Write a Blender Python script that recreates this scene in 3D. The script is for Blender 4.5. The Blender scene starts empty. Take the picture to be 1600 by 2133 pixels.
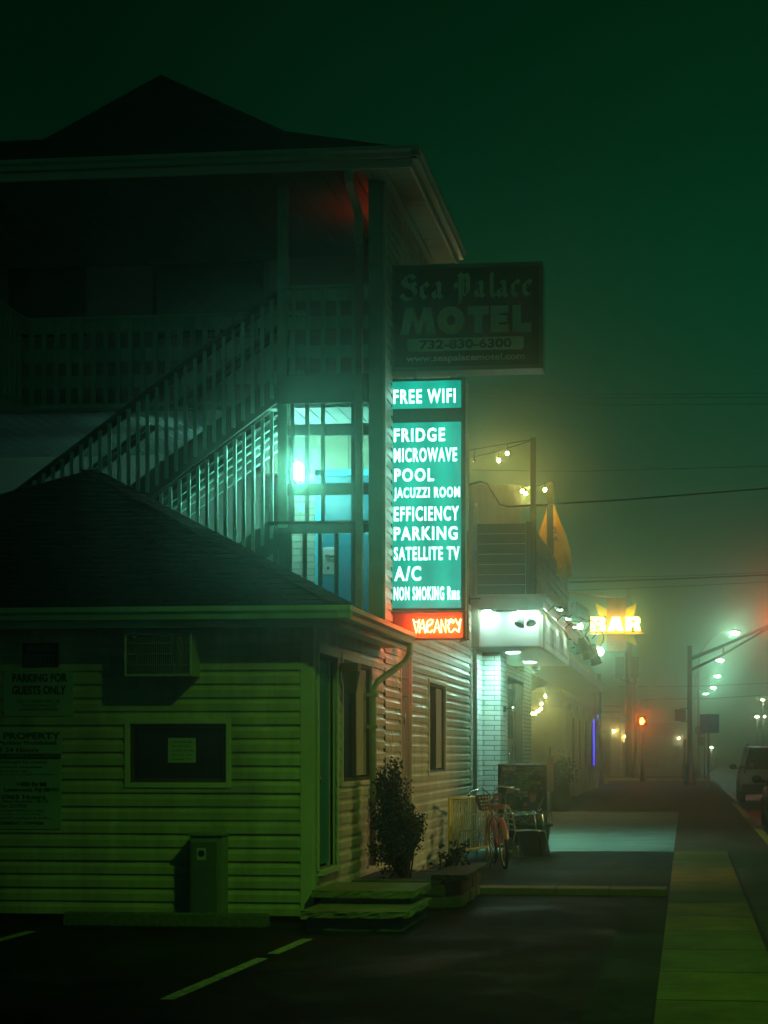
import bpy, bmesh, math, random
from mathutils import Vector, Matrix
R = math.radians
random.seed(7)
SC = bpy.context.scene
COL = SC.collection

# ------------------------------------------------------------------ camera
TH = math.atan(0.107)
CT, ST = math.cos(TH), math.sin(TH)
FPX, CX, HY, EYE = 3568.0, 1048.0, 1565.0, 1.6
cam_d = bpy.data.cameras.new("camera")
cam_d.sensor_fit = 'AUTO'; cam_d.sensor_width = 36.0
cam_d.lens = FPX / 2133.0 * 36.0
cam_d.shift_x = -(CX - 800.0) / 2133.0
cam_d.shift_y = (HY - 1066.5) / 2133.0
cam_d.clip_start = 0.1; cam_d.clip_end = 2000
cam = bpy.data.objects.new("camera", cam_d); COL.objects.link(cam)
cam.location = (0, 0, EYE); cam.rotation_euler = (R(90), 0, TH)
SC.camera = cam

# survey helpers: a bearing measured in the photo met with a plane of the place
def _ray(px, py):
    a = (px - CX) / FPX; b = (HY - py) / FPX
    return (-ST + a * CT, CT + a * ST, b)
def onY(px, py, Y):
    r = _ray(px, py); t = Y / r[1]; return (r[0] * t, EYE + r[2] * t)
def onX(px, py, X):
    r = _ray(px, py); t = X / r[0]; return (r[1] * t, EYE + r[2] * t)
def onZ(px, py, Z=0.0):
    r = _ray(px, py); t = (Z - EYE) / r[2]; return (r[0] * t, r[1] * t)

# ------------------------------------------------------------------ world: foggy night sky lit by the town
W = bpy.data.worlds.new("World"); SC.world = W; W.use_nodes = True
nt = W.node_tree; nt.nodes.clear()
wo = nt.nodes.new("ShaderNodeOutputWorld"); bg = nt.nodes.new("ShaderNodeBackground")
tc = nt.nodes.new("ShaderNodeTexCoord"); sx = nt.nodes.new("ShaderNodeSeparateXYZ")
rp = nt.nodes.new("ShaderNodeValToRGB"); mr = nt.nodes.new("ShaderNodeMapRange")
nt.links.new(tc.outputs["Generated"], sx.inputs[0])
nt.links.new(sx.outputs[2], mr.inputs[0])
mr.inputs[1].default_value = 0.0; mr.inputs[2].default_value = 0.5
nt.links.new(mr.outputs[0], rp.inputs[0])
el = rp.color_ramp.elements
SKY = [(0.0, (.034, .070, .038)), (.12, (.018, .062, .033)), (.30, (.003, .060, .029)), (.50, (.0, .042, .0165)),
       (.68, (.0, .024, .0080)), (1.0, (.0, .009, .0025))]
el[0].position, el[0].color = SKY[0][0], (*SKY[0][1], 1)
el[1].position, el[1].color = SKY[-1][0], (*SKY[-1][1], 1)
for p, c in SKY[1:-1]:
    e = el.new(p); e.color = (*c, 1)
# the glow of the town lies to the right (along the street), the left is darker
mx = nt.nodes.new("ShaderNodeMapRange"); mx.inputs[1].default_value = -.32; mx.inputs[2].default_value = .02
mx.inputs[3].default_value = .35; mx.inputs[4].default_value = 1.0
nt.links.new(sx.outputs[0], mx.inputs[0])
nt.links.new(rp.outputs[0], bg.inputs[0]); nt.links.new(mx.outputs[0], bg.inputs[1])
nt.links.new(bg.outputs[0], wo.inputs[0])

# ------------------------------------------------------------------ exposure, renderer
SC.view_settings.view_transform = 'Standard'; SC.view_settings.look = 'None'
SC.view_settings.exposure = 0.0; SC.view_settings.gamma = 1.0
SC.render.engine = 'CYCLES'
SC.cycles.use_denoising = True
SC.cycles.denoising_prefilter = 'ACCURATE'
try: SC.cycles.denoiser = 'OPENIMAGEDENOISE'
except Exception: pass
SC.cycles.max_bounces = 6; SC.cycles.diffuse_bounces = 3; SC.cycles.glossy_bounces = 3
SC.cycles.transmission_bounces = 4; SC.cycles.volume_bounces = 0
SC.cycles.sample_clamp_indirect = 4.0; SC.cycles.sample_clamp_direct = 0.0
SC.cycles.caustics_reflective = False; SC.cycles.caustics_refractive = False
SC.cycles.use_adaptive_sampling = False

# ------------------------------------------------------------------ materials
MATS = {}
def mat(name, col, rough=.7, metal=0.0, var=.25, scale=3.0, bump=0.0, bscale=40.0, spec=.3, stretch=(1, 1, 1), dirt=None, streak=0.0):
    if name in MATS: return MATS[name]
    m = bpy.data.materials.new(name); m.use_nodes = True
    n = m.node_tree; b = n.nodes["Principled BSDF"]
    b.inputs["Roughness"].default_value = rough; b.inputs["Metallic"].default_value = metal
    b.inputs["Specular IOR Level"].default_value = spec
    t = n.nodes.new("ShaderNodeTexCoord"); mp = n.nodes.new("ShaderNodeMapping"); mp.inputs["Scale"].default_value = stretch
    n.links.new(t.outputs["Object"], mp.inputs[0])
    if var > 0:
        no = n.nodes.new("ShaderNodeTexNoise"); no.inputs["Scale"].default_value = scale; no.inputs["Detail"].default_value = 6
        no.inputs["Roughness"].default_value = .65
        n.links.new(mp.outputs[0], no.inputs["Vector"])
        cr = n.nodes.new("ShaderNodeValToRGB")
        d = dirt or tuple(c * (1 - var) for c in col)
        l = tuple(min(1, c * (1 + var * .5)) for c in col)
        cr.color_ramp.elements[0].position = .3; cr.color_ramp.elements[0].color = (*d, 1)
        cr.color_ramp.elements[1].position = .7; cr.color_ramp.elements[1].color = (*l, 1)
        n.links.new(no.outputs[0], cr.inputs[0]); n.links.new(cr.outputs[0], b.inputs["Base Color"])
        if streak:      # rain streaks and grime running down the face
            m3 = n.nodes.new("ShaderNodeMapping"); m3.inputs["Scale"].default_value = (7, 7, .45); n.links.new(t.outputs["Object"], m3.inputs[0])
            n3 = n.nodes.new("ShaderNodeTexNoise"); n3.inputs["Scale"].default_value = 1.6; n3.inputs["Detail"].default_value = 7; n3.inputs["Roughness"].default_value = .7
            n.links.new(m3.outputs[0], n3.inputs["Vector"])
            r3 = n.nodes.new("ShaderNodeMapRange"); r3.inputs[1].default_value = .38; r3.inputs[2].default_value = .62; r3.inputs[3].default_value = 1 - streak; r3.inputs[4].default_value = 1.06
            n.links.new(n3.outputs[0], r3.inputs[0]); v3 = n.nodes.new("ShaderNodeVectorMath"); v3.operation = 'SCALE'
            n.links.new(cr.outputs[0], v3.inputs[0]); n.links.new(r3.outputs[0], v3.inputs["Scale"]); n.links.new(v3.outputs[0], b.inputs["Base Color"])
        rr = n.nodes.new("ShaderNodeMapRange"); rr.inputs[3].default_value = max(0, rough - .12); rr.inputs[4].default_value = min(1, rough + .12)
        n.links.new(no.outputs[0], rr.inputs[0]); n.links.new(rr.outputs[0], b.inputs["Roughness"])
    else:
        b.inputs["Base Color"].default_value = (*col, 1)
    if bump > 0:
        nb = n.nodes.new("ShaderNodeTexNoise"); nb.inputs["Scale"].default_value = bscale; nb.inputs["Detail"].default_value = 4
        n.links.new(mp.outputs[0], nb.inputs["Vector"])
        bn = n.nodes.new("ShaderNodeBump"); bn.inputs["Strength"].default_value = bump; bn.inputs["Distance"].default_value = .02
        n.links.new(nb.outputs[0], bn.inputs["Height"]); n.links.new(bn.outputs[0], b.inputs["Normal"])
    MATS[name] = m
    return m
def emit(name, col, s, var=0, scale=2.0, stretch=(1, 1, 1)):
    if name in MATS: return MATS[name]
    m = bpy.data.materials.new(name); m.use_nodes = True
    n = m.node_tree; n.nodes.clear()
    o = n.nodes.new("ShaderNodeOutputMaterial"); e = n.nodes.new("ShaderNodeEmission")
    e.inputs[0].default_value = (*col, 1); e.inputs[1].default_value = s
    if var:
        t = n.nodes.new("ShaderNodeTexCoord"); mp = n.nodes.new("ShaderNodeMapping"); mp.inputs["Scale"].default_value = stretch
        no = n.nodes.new("ShaderNodeTexNoise"); no.inputs["Scale"].default_value = scale; no.inputs["Detail"].default_value = 2
        n.links.new(t.outputs["Object"], mp.inputs[0]); n.links.new(mp.outputs[0], no.inputs["Vector"])
        r2 = n.nodes.new("ShaderNodeMapRange"); r2.inputs[1].default_value = .3; r2.inputs[2].default_value = .7
        r2.inputs[3].default_value = s * (1 - var); r2.inputs[4].default_value = s * (1 + var)
        n.links.new(no.outputs[0], r2.inputs[0]); n.links.new(r2.outputs[0], e.inputs[1])
    n.links.new(e.outputs[0], o.inputs[0])
    MATS[name] = m
    return m
def ground_mat(name, col, crack=.5, speck=.5, rough=.8, wet=.0, cs=.35):
    """worn asphalt: blotches, grit, a net of cracks and smoother, damp patches"""
    m = bpy.data.materials.new(name); m.use_nodes = True; n = m.node_tree; b = n.nodes["Principled BSDF"]; L = n.links.new
    t = n.nodes.new("ShaderNodeTexCoord")
    def noise(s, d, r=.6):
        q = n.nodes.new("ShaderNodeTexNoise"); q.inputs["Scale"].default_value = s; q.inputs["Detail"].default_value = d; q.inputs["Roughness"].default_value = r
        L(t.outputs["Object"], q.inputs["Vector"]); return q
    big, mid, fine = noise(.7, 6, .7), noise(6, 5), noise(85, 3, .8)
    wv = n.nodes.new("ShaderNodeVectorMath"); wv.operation = 'MULTIPLY_ADD'; L(mid.outputs["Color"], wv.inputs[0]); wv.inputs[1].default_value = (.35, .35, 0); L(t.outputs["Object"], wv.inputs[2])
    vo = n.nodes.new("ShaderNodeTexVoronoi"); vo.feature = 'DISTANCE_TO_EDGE'; vo.inputs["Scale"].default_value = cs; L(wv.outputs[0], vo.inputs["Vector"])
    ck = n.nodes.new("ShaderNodeMapRange"); ck.inputs[1].default_value = .0; ck.inputs[2].default_value = .012; ck.inputs[3].default_value = 1 - crack; ck.inputs[4].default_value = 1; L(vo.outputs["Distance"], ck.inputs[0])
    c1 = n.nodes.new("ShaderNodeMapRange"); c1.inputs[1].default_value = .32; c1.inputs[2].default_value = .68; c1.inputs[3].default_value = .45; c1.inputs[4].default_value = 1.5; L(big.outputs[0], c1.inputs[0])
    c2 = n.nodes.new("ShaderNodeMapRange"); c2.inputs[1].default_value = .35; c2.inputs[2].default_value = .75; c2.inputs[3].default_value = 1 - speck; c2.inputs[4].default_value = 1 + speck * 2.2; L(fine.outputs[0], c2.inputs[0])
    c3 = n.nodes.new("ShaderNodeMapRange"); c3.inputs[1].default_value = .3; c3.inputs[2].default_value = .7; c3.inputs[3].default_value = .7; c3.inputs[4].default_value = 1.25; L(mid.outputs[0], c3.inputs[0])
    v = c1
    for q in (c2, c3, ck):
        mm = n.nodes.new("ShaderNodeMath"); mm.operation = 'MULTIPLY'; L(v.outputs[0], mm.inputs[0]); L(q.outputs[0], mm.inputs[1]); v = mm
    sc = n.nodes.new("ShaderNodeVectorMath"); sc.operation = 'SCALE'; sc.inputs[0].default_value = col; L(v.outputs[0], sc.inputs["Scale"]); L(sc.outputs[0], b.inputs["Base Color"])
    rr = n.nodes.new("ShaderNodeMapRange"); rr.inputs[1].default_value = .5; rr.inputs[2].default_value = .72; rr.inputs[3].default_value = rough; rr.inputs[4].default_value = rough - wet; L(big.outputs[0], rr.inputs[0]); L(rr.outputs[0], b.inputs["Roughness"])
    b.inputs["Specular IOR Level"].default_value = .06
    hh = n.nodes.new("ShaderNodeMath"); hh.operation = 'MULTIPLY'; L(fine.outputs[0], hh.inputs[0]); L(ck.outputs[0], hh.inputs[1])
    bn = n.nodes.new("ShaderNodeBump"); bn.inputs["Strength"].default_value = .7; bn.inputs["Distance"].default_value = .012; L(hh.outputs[0], bn.inputs["Height"]); L(bn.outputs[0], b.inputs["Normal"])
    MATS[name] = m; return m
def glass(name, col=(.02, .025, .025), rough=.06):
    m = mat(name, col, rough=rough, var=0, spec=.9); return m
def brickmat(name, c1, c2, mortar, sx_, sz_, bumpd=.02, rough=.6, msize=.04, off=.5, grit=0.0, uoff=0.0):
    """bricks laid along the UV of the wall (UV is in metres)"""
    if name in MATS: return MATS[name]
    m = bpy.data.materials.new(name); m.use_nodes = True
    n = m.node_tree; b = n.nodes["Principled BSDF"]; b.inputs["Roughness"].default_value = rough; b.inputs["Specular IOR Level"].default_value = .08
    t = n.nodes.new("ShaderNodeTexCoord"); br = n.nodes.new("ShaderNodeTexBrick")
    br.offset = off
    br.inputs["Color1"].default_value = (*c1, 1); br.inputs["Color2"].default_value = (*c2, 1); br.inputs["Mortar"].default_value = (*mortar, 1)
    br.inputs["Scale"].default_value = 1.0; br.inputs["Brick Width"].default_value = sx_; br.inputs["Row Height"].default_value = sz_
    br.inputs["Mortar Size"].default_value = msize * sz_ * 2; br.inputs["Mortar Smooth"].default_value = .2
    mpu = n.nodes.new("ShaderNodeMapping"); mpu.inputs["Location"].default_value = (uoff, .37 if uoff else 0, 0); n.links.new(t.outputs["UV"], mpu.inputs[0]); n.links.new(mpu.outputs[0], br.inputs["Vector"])
    no = n.nodes.new("ShaderNodeTexNoise"); no.inputs["Scale"].default_value = 4; no.inputs["Detail"].default_value = 6
    n.links.new(t.outputs["UV"], no.inputs["Vector"])
    mx_ = n.nodes.new("ShaderNodeMix"); mx_.data_type = 'RGBA'; mx_.blend_type = 'MULTIPLY'; mx_.inputs[0].default_value = .5
    n.links.new(br.outputs["Color"], mx_.inputs[6]); n.links.new(no.outputs[0], mx_.inputs[7]); n.links.new(mx_.outputs[2], b.inputs["Base Color"])
    if grit:
        g1 = n.nodes.new("ShaderNodeTexNoise"); g1.inputs["Scale"].default_value = 70; g1.inputs["Detail"].default_value = 3; g1.inputs["Roughness"].default_value = .8; n.links.new(t.outputs["UV"], g1.inputs["Vector"])
        g2 = n.nodes.new("ShaderNodeTexNoise"); g2.inputs["Scale"].default_value = 1.4; g2.inputs["Detail"].default_value = 8; g2.inputs["Roughness"].default_value = .7; n.links.new(t.outputs["UV"], g2.inputs["Vector"])
        vo = n.nodes.new("ShaderNodeTexVoronoi"); vo.inputs["Scale"].default_value = 3.2; n.links.new(t.outputs["UV"], vo.inputs["Vector"])
        a1 = n.nodes.new("ShaderNodeMapRange"); a1.inputs[1].default_value = .3; a1.inputs[2].default_value = .7; a1.inputs[3].default_value = 1 - grit; a1.inputs[4].default_value = 1 + grit; n.links.new(g1.outputs[0], a1.inputs[0])
        a2 = n.nodes.new("ShaderNodeMapRange"); a2.inputs[1].default_value = .35; a2.inputs[2].default_value = .65; a2.inputs[3].default_value = .62; a2.inputs[4].default_value = 1.3; n.links.new(g2.outputs[0], a2.inputs[0])
        a3 = n.nodes.new("ShaderNodeMapRange"); a3.inputs[1].default_value = .045; a3.inputs[2].default_value = .075; a3.inputs[3].default_value = .35; a3.inputs[4].default_value = 1; n.links.new(vo.outputs["Distance"], a3.inputs[0])
        p1 = n.nodes.new("ShaderNodeMath"); p1.operation = 'MULTIPLY'; n.links.new(a1.outputs[0], p1.inputs[0]); n.links.new(a2.outputs[0], p1.inputs[1])
        p2 = n.nodes.new("ShaderNodeMath"); p2.operation = 'MULTIPLY'; n.links.new(p1.outputs[0], p2.inputs[0]); n.links.new(a3.outputs[0], p2.inputs[1])
        vs_ = n.nodes.new("ShaderNodeVectorMath"); vs_.operation = 'SCALE'; n.links.new(mx_.outputs[2], vs_.inputs[0]); n.links.new(p2.outputs[0], vs_.inputs["Scale"]); n.links.new(vs_.outputs[0], b.inputs["Base Color"])
    bn = n.nodes.new("ShaderNodeBump"); bn.inputs["Strength"].default_value = .8; bn.inputs["Distance"].default_value = bumpd; bn.invert = True
    n.links.new(br.outputs["Fac"], bn.inputs["Height"]); n.links.new(bn.outputs[0], b.inputs["Normal"])
    MATS[name] = m
    return m

# ------------------------------------------------------------------ object helpers
def root_loc(o):
    v = Vector((0, 0, 0))
    while o is not None:
        v += Vector(o.location); o = o.parent
    return v
def tag(o, label=None, cat=None, group=None, kind=None):
    if label: o['label'] = label
    if cat: o['category'] = cat
    if group: o['group'] = group
    if kind: o['kind'] = kind
    return o
def thing(name, label, cat, loc=(0, 0, 0), group=None, rz=0.0):
    o = bpy.data.objects.new(name, None); COL.objects.link(o); o.location = loc; o.rotation_euler = (0, 0, rz)
    o.empty_display_size = .2
    return tag(o, label, cat, group)
class MB:
    def __init__(s): s.v = []; s.f = []; s.sm = []
    def add(s, vs, fs, smooth=False):
        k = len(s.v); s.v += [tuple(v) for v in vs]
        for f in fs: s.f.append(tuple(i + k for i in f)); s.sm.append(smooth)
        return s
    def quad(s, a, b, c, d): return s.add([a, b, c, d], [(0, 1, 2, 3)])
    def box(s, x0, x1, y0, y1, z0, z1):
        if x0 > x1: x0, x1 = x1, x0
        if y0 > y1: y0, y1 = y1, y0
        if z0 > z1: z0, z1 = z1, z0
        return s.add([(x0, y0, z0), (x1, y0, z0), (x1, y1, z0), (x0, y1, z0), (x0, y0, z1), (x1, y0, z1), (x1, y1, z1), (x0, y1, z1)],
                     [(0, 3, 2, 1), (4, 5, 6, 7), (0, 1, 5, 4), (1, 2, 6, 5), (2, 3, 7, 6), (3, 0, 4, 7)])
    def bar(s, a, b, w, h, up=(0, 0, 1)):
        """rectangular bar from a to b, w across and h along 'up'"""
        a, b = Vector(a), Vector(b); d = (b - a).normalized(); u = Vector(up)
        r = d.cross(u)
        if r.length < 1e-5: r = d.cross(Vector((1, 0, 0)))
        r.normalize(); u = r.cross(d).normalized()
        r *= w / 2; u *= h / 2
        return s.add([a - r - u, a + r - u, a + r + u, a - r + u, b - r - u, b + r - u, b + r + u, b - r + u],
                     [(0, 3, 2, 1), (4, 5, 6, 7), (0, 1, 5, 4), (1, 2, 6, 5), (2, 3, 7, 6), (3, 0, 4, 7)])
    def tube(s, pts, r, n=8, cap=True, close=False):
        pts = [Vector(p) for p in pts]; N = len(pts); rr = r if isinstance(r, (list, tuple)) else [r] * N
        vs = []; prev = None
        for i, p in enumerate(pts):
            if close: d = pts[(i + 1) % N] - pts[i - 1]
            else: d = pts[min(i + 1, N - 1)] - pts[max(i - 1, 0)]
            d.normalize()
            if prev is None:
                a = Vector((0, 0, 1)) if abs(d.z) < .9 else Vector((1, 0, 0))
                prev = d.cross(a).normalized()
            else:
                prev = (prev - d * prev.dot(d))
                if prev.length < 1e-6: prev = d.orthogonal()
                prev.normalize()
            q = d.cross(prev)
            for k in range(n):
                t = 2 * math.pi * k / n
                vs.append(p + (prev * math.cos(t) + q * math.sin(t)) * rr[i])
        fs = []
        for i in range(N if close else N - 1):
            j = (i + 1) % N
            for k in range(n):
                fs.append((i * n + k, i * n + (k + 1) % n, j * n + (k + 1) % n, j * n + k))
        s.add(vs, fs, True)
        if cap and not close:
            k0 = len(s.v) - len(vs)
            s.f.append(tuple(k0 + k for k in range(n - 1, -1, -1))); s.sm.append(False)
            s.f.append(tuple(k0 + (N - 1) * n + k for k in range(n))); s.sm.append(False)
        return s
    def lathe(s, prof, c=(0, 0, 0), axis=(0, 0, 1), n=16, smooth=True):
        """prof = [(radius, height)...] about axis through c"""
        ax = Vector(axis).normalized(); a = ax.orthogonal().normalized(); b = ax.cross(a); c = Vector(c)
        vs = []
        for r, h in prof:
            for k in range(n):
                t = 2 * math.pi * k / n
                vs.append(c + ax * h + (a * math.cos(t) + b * math.sin(t)) * max(r, 1e-4))
        fs = [(i * n + k, i * n + (k + 1) % n, (i + 1) * n + (k + 1) % n, (i + 1) * n + k) for i in range(len(prof) - 1) for k in range(n)]
        s.add(vs, fs, smooth)
        k0 = len(s.v) - len(vs); m = len(prof) - 1
        s.f.append(tuple(k0 + k for k in range(n - 1, -1, -1))); s.sm.append(False)
        s.f.append(tuple(k0 + m * n + k for k in range(n))); s.sm.append(False)
        return s
    def ball(s, c, r, n=10, sc=(1, 1, 1)):
        vs = []; m = n // 2 + 1; c = Vector(c)
        for i in range(m + 1):
            p = math.pi * i / m
            for k in range(n):
                t = 2 * math.pi * k / n
                vs.append(c + Vector((r * sc[0] * math.sin(p) * math.cos(t), r * sc[1] * math.sin(p) * math.sin(t), r * sc[2] * math.cos(p))))
        return s.add(vs, [(i * n + k, (i + 1) * n + k, (i + 1) * n + (k + 1) % n, i * n + (k + 1) % n) for i in range(m) for k in range(n)], True)
    def prism(s, poly, o, u, v, t):
        """polygon (list of 2d) in plane o + u*x + v*y, thickness t along u x v"""
        o, u, v = Vector(o), Vector(u), Vector(v); w = u.cross(v).normalized() * t
        n = len(poly)
        A = [o + u * p[0] + v * p[1] for p in poly]; B = [a + w for a in A]
        return s.add(A + B, [tuple(range(n - 1, -1, -1)), tuple(range(n, 2 * n))] + [(i, (i + 1) % n, n + (i + 1) % n, n + i) for i in range(n)])
    def build(s, name, m, parent=None, bevel=0.0):
        me = bpy.data.meshes.new(name)
        off = root_loc(parent)
        loc = Vector((0, 0, 0))
        if parent is None and s.v:
            xs = [p[0] for p in s.v]; ys = [p[1] for p in s.v]; zs = [p[2] for p in s.v]
            loc = Vector(((min(xs) + max(xs)) / 2, (min(ys) + max(ys)) / 2, min(zs)))
            off = loc
        me.from_pydata([(p[0] - off.x, p[1] - off.y, p[2] - off.z) for p in s.v], [], s.f)
        me.polygons.foreach_set("use_smooth", s.sm)
        uvl = me.uv_layers.new(name="UVMap")
        for p in me.polygons:
            nx, ny, nz = abs(p.normal.x), abs(p.normal.y), abs(p.normal.z)
            for li in p.loop_indices:
                co = s.v[me.loops[li].vertex_index]
                if nz >= nx and nz >= ny: uvl.data[li].uv = (co[0], co[1])
                elif ny >= nx: uvl.data[li].uv = (co[0], co[2])
                else: uvl.data[li].uv = (co[1], co[2])
        me.materials.append(m); me.update()
        o = bpy.data.objects.new(name, me); COL.objects.link(o); o.location = loc
        if parent is not None: o.parent = parent
        if bevel > 0:
            b = o.modifiers.new("bevel", 'BEVEL'); b.width = bevel; b.segments = 2; b.limit_method = 'ANGLE'; b.angle_limit = R(40)
        return o
def copy_tree(o, parent=None):
    c = o.copy(); COL.objects.link(c)
    if parent is not None: c.parent = parent
    for ch in list(o.children): copy_tree(ch, c)
    return c

# lettering: words become a thin solid fitted into a rectangle
def words(name, s, m, parent, rect, plane='front', d=0.0, bold=.0, thick=.004, shear=0.0, spacing=1.0):
    """rect = (u0,u1,z0,z1); plane 'front' faces -Y at Y=d, 'side' faces +X at X=d (u runs along +Y)"""
    cu = bpy.data.curves.new(name, 'FONT'); cu.body = s; cu.offset = bold; cu.extrude = .001; cu.resolution_u = 3
    cu.shear = shear; cu.space_character = spacing; cu.align_x = 'CENTER'
    to = bpy.data.objects.new("t", cu); COL.objects.link(to)
    dg = bpy.context.evaluated_depsgraph_get(); dg.update()
    me = bpy.data.meshes.new_from_object(to.evaluated_get(dg))
    bpy.data.objects.remove(to); bpy.data.curves.remove(cu)
    off = root_loc(parent)
    xs = [v.co.x for v in me.vertices]; ys = [v.co.y for v in me.vertices]
    if not xs: return None
    x0, x1, y0, y1 = min(xs), max(xs), min(ys), max(ys)
    u0, u1, z0, z1 = rect
    for v in me.vertices:
        u = u0 + (v.co.x - x0) / (x1 - x0) * (u1 - u0); z = z0 + (v.co.y - y0) / (y1 - y0) * (z1 - z0)
        e = thick if v.co.z > 0 else 0.0
        if plane == 'front': p = Vector((u, d - e, z))
        elif plane == 'back': p = Vector((u0 + u1 - u, d + e, z))
        else: p = Vector((d + e, u, z))
        v.co = p - off
    me.materials.clear(); me.materials.append(m); me.name = name
    o = bpy.data.objects.new(name, me); COL.objects.link(o); o.parent = parent
    return o

# lap siding: every course leans out at its foot
def siding(mb, axis, c, u0, u1, z0, z1, holes=(), pitch=.128, lap=.020, start=None):
    """axis 'front': wall face at Y=c seen from -Y, u = X; axis 'side': face at X=c seen from +X, u = Y. holes = (u0,u1,z0,z1)"""
    zb = z0 if start is None else start
    rnd = random.Random(int(abs(u0 * 31 + z0 * 17)) + (5 if axis == 'side' else 2))
    def P(u, z, e): return (u, c - e, z) if axis == 'front' else (c + e, u, z)
    k = 0
    while zb + k * pitch < z1 - 1e-6:
        a = max(z0, zb + k * pitch); b = min(z1, zb + (k + 1) * pitch); k += 1
        if b <= a: continue
        base = zb + (k - 1) * pitch
        cuts = sorted({a, b} | {h[i] for h in holes for i in (2, 3) if a < h[i] < b})
        def E(z):
            t = (z - base) / pitch
            return lap if t < .52 else lap * (1 - (t - .52) / .2 * .62) if t < .72 else lap * .38 * (1 - (t - .72) / .28)
        jv = rnd.uniform(-.002, .002); sm_ = u0 + rnd.uniform(.3, 2.6); seams = []
        while sm_ < u1 - .2: seams.append(sm_); sm_ += rnd.uniform(2.2, 3.7)
        for za, zc in zip(cuts, cuts[1:]):
            lv = [za] + [base + f * pitch for f in (.52, .72) if za < base + f * pitch < zc] + [zc]
            spans = [(u0, u1)]
            for h in holes:
                if h[2] < zc - 1e-6 and h[3] > za + 1e-6:
                    ns = []
                    for p, q in spans:
                        if h[0] > p: ns.append((p, min(q, h[0])))
                        if h[1] < q: ns.append((max(p, h[1]), q))
                    spans = [x for x in ns if x[1] - x[0] > 1e-4]
            pieces = []
            for p, q in spans:
                for s_ in [x for x in seams if p + .05 < x < q - .05]: pieces.append((p, s_, 0)); p = s_
                pieces.append((p, q, 0))
            for ip, (p, q, _) in enumerate(pieces):
                ej = jv + (.0028 if ip % 2 else 0)
                if ip % 2: mb.quad(P(p, za, 0), P(p, za, E(za) + ej), P(p, zc, E(zc - 1e-6) + ej), P(p, zc, 0))
                for l0, l1 in zip(lv, lv[1:]):
                    A, B, C, D = P(p, l0, E(l0) + ej), P(q, l0, E(l0) + ej), P(q, l1, E(l1 - 1e-6) + ej), P(p, l1, E(l1 - 1e-6) + ej)
                    mb.quad(A, B, C, D)
                if abs(za - a) < 1e-6: mb.quad(P(p, za, -.004), P(q, za, -.004), P(q, za, lap + ej), P(p, za, lap + ej))
def cable(name, pts, r, m, label, cat="cable", group=None, n=6, sag=0.0, seg=16):
    P = [Vector(p) for p in pts]
    if len(P) == 2:
        a, b = P; P = []
        for i in range(seg + 1):
            t = i / seg; q = a.lerp(b, t); q.z -= sag * 4 * t * (1 - t); P.append(q)
    o = MB().tube(P, r, n).build(name, m)
    return tag(o, label, cat, group)
def arc(c, r, a0, a1, n, plane='xz'):
    out = []
    for i in range(n + 1):
        t = a0 + (a1 - a0) * i / n
        if plane == 'xz': out.append((c[0] + r * math.cos(t), c[1], c[2] + r * math.sin(t)))
        elif plane == 'yz': out.append((c[0], c[1] + r * math.cos(t), c[2] + r * math.sin(t)))
        else: out.append((c[0] + r * math.cos(t), c[1] + r * math.sin(t), c[2]))
    return out
# ================================================================== THE SETTING
M_ASPH = ground_mat("asphalt", (.018, .021, .016), .75, .5, .85, .35)
M_ASPH2 = ground_mat("asphalt_patch", (.017, .031, .022), .3, .6, .9, .2, .22)
M_ROAD = mat("road_asphalt", (.045, .045, .045), rough=.5, var=.3, scale=1.3, bump=.3, bscale=60)
M_GRD = mat("far_ground", (.05, .05, .045), rough=.9, var=.2, scale=.3)
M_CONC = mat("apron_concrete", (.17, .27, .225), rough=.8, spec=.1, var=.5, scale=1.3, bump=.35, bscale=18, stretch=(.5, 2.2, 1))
M_SLAB = brickmat("slab_concrete", (.22, .19, .03), (.055, .13, .04), (.035, .035, .03), .873, 1.42, .01, .85, .009, 0.0, .45, .213)
M_SLAB2 = brickmat("slab_concrete_road_side", (.06, .10, .045), (.05, .085, .04), (.035, .035, .03), .74, 1.5, .01, .85, .008, 0.0, .45, -.655)
M_PAVE = brickmat("paver_brick", (.12, .10, .06), (.095, .085, .055), (.05, .045, .03), .2, .1, .006, .8, .06, .5, .3)
M_KERB = mat("kerb_concrete", (.16, .14, .09), rough=.9, var=.3, scale=6, bump=.4, bscale=50)
M_YEL = mat("yellow_paint", (.45, .36, .02), rough=.7, var=.45, scale=7, bump=.2, dirt=(.16, .14, .04))
M_WPNT = mat("worn_white_paint", (.52, .52, .46), rough=.85, var=.75, scale=16, dirt=(.02, .02, .018))

def struct(mb, name, m): return tag(mb.build(name, m), kind='structure')
struct(MB().quad((-144, -27, -.14), (144, -27, -.14), (144, 394, -.14), (-144, 394, -.14)), "ground", M_GRD)
# parking lot with its newer asphalt strip beside the sidewalk
struct(MB().box(-24, -.62, -12, 19.0, -.13, 0), "parking_lot", M_ASPH)
struct(MB().box(-.62, -.2, -12, 19.0, -.13, .003), "asphalt_strip", M_ASPH2)
struct(MB().box(-3.46, -.2, 19.0, 27.3, -.13, .002), "asphalt_yard", M_ASPH2)
struct(MB().box(-.2, .66, -12, 27.3, -.13, .012), "sidewalk", M_SLAB)
struct(MB().box(.66, 1.38, -12, 27.3, -.13, .008), "sidewalk_road_side", M_SLAB2)
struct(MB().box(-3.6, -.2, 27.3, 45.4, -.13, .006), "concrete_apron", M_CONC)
struct(MB().box(-.2, 1.38, 27.3, 93.3, -.13, .010), "brick_paving", M_PAVE)
struct(MB().box(-14, -.2, 45.4, 93.3, -.13, .008), "brick_paving_far", M_PAVE)
struct(MB().box(1.53, 13, -12, 320, -.135, -.11), "road", M_ROAD)
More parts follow.
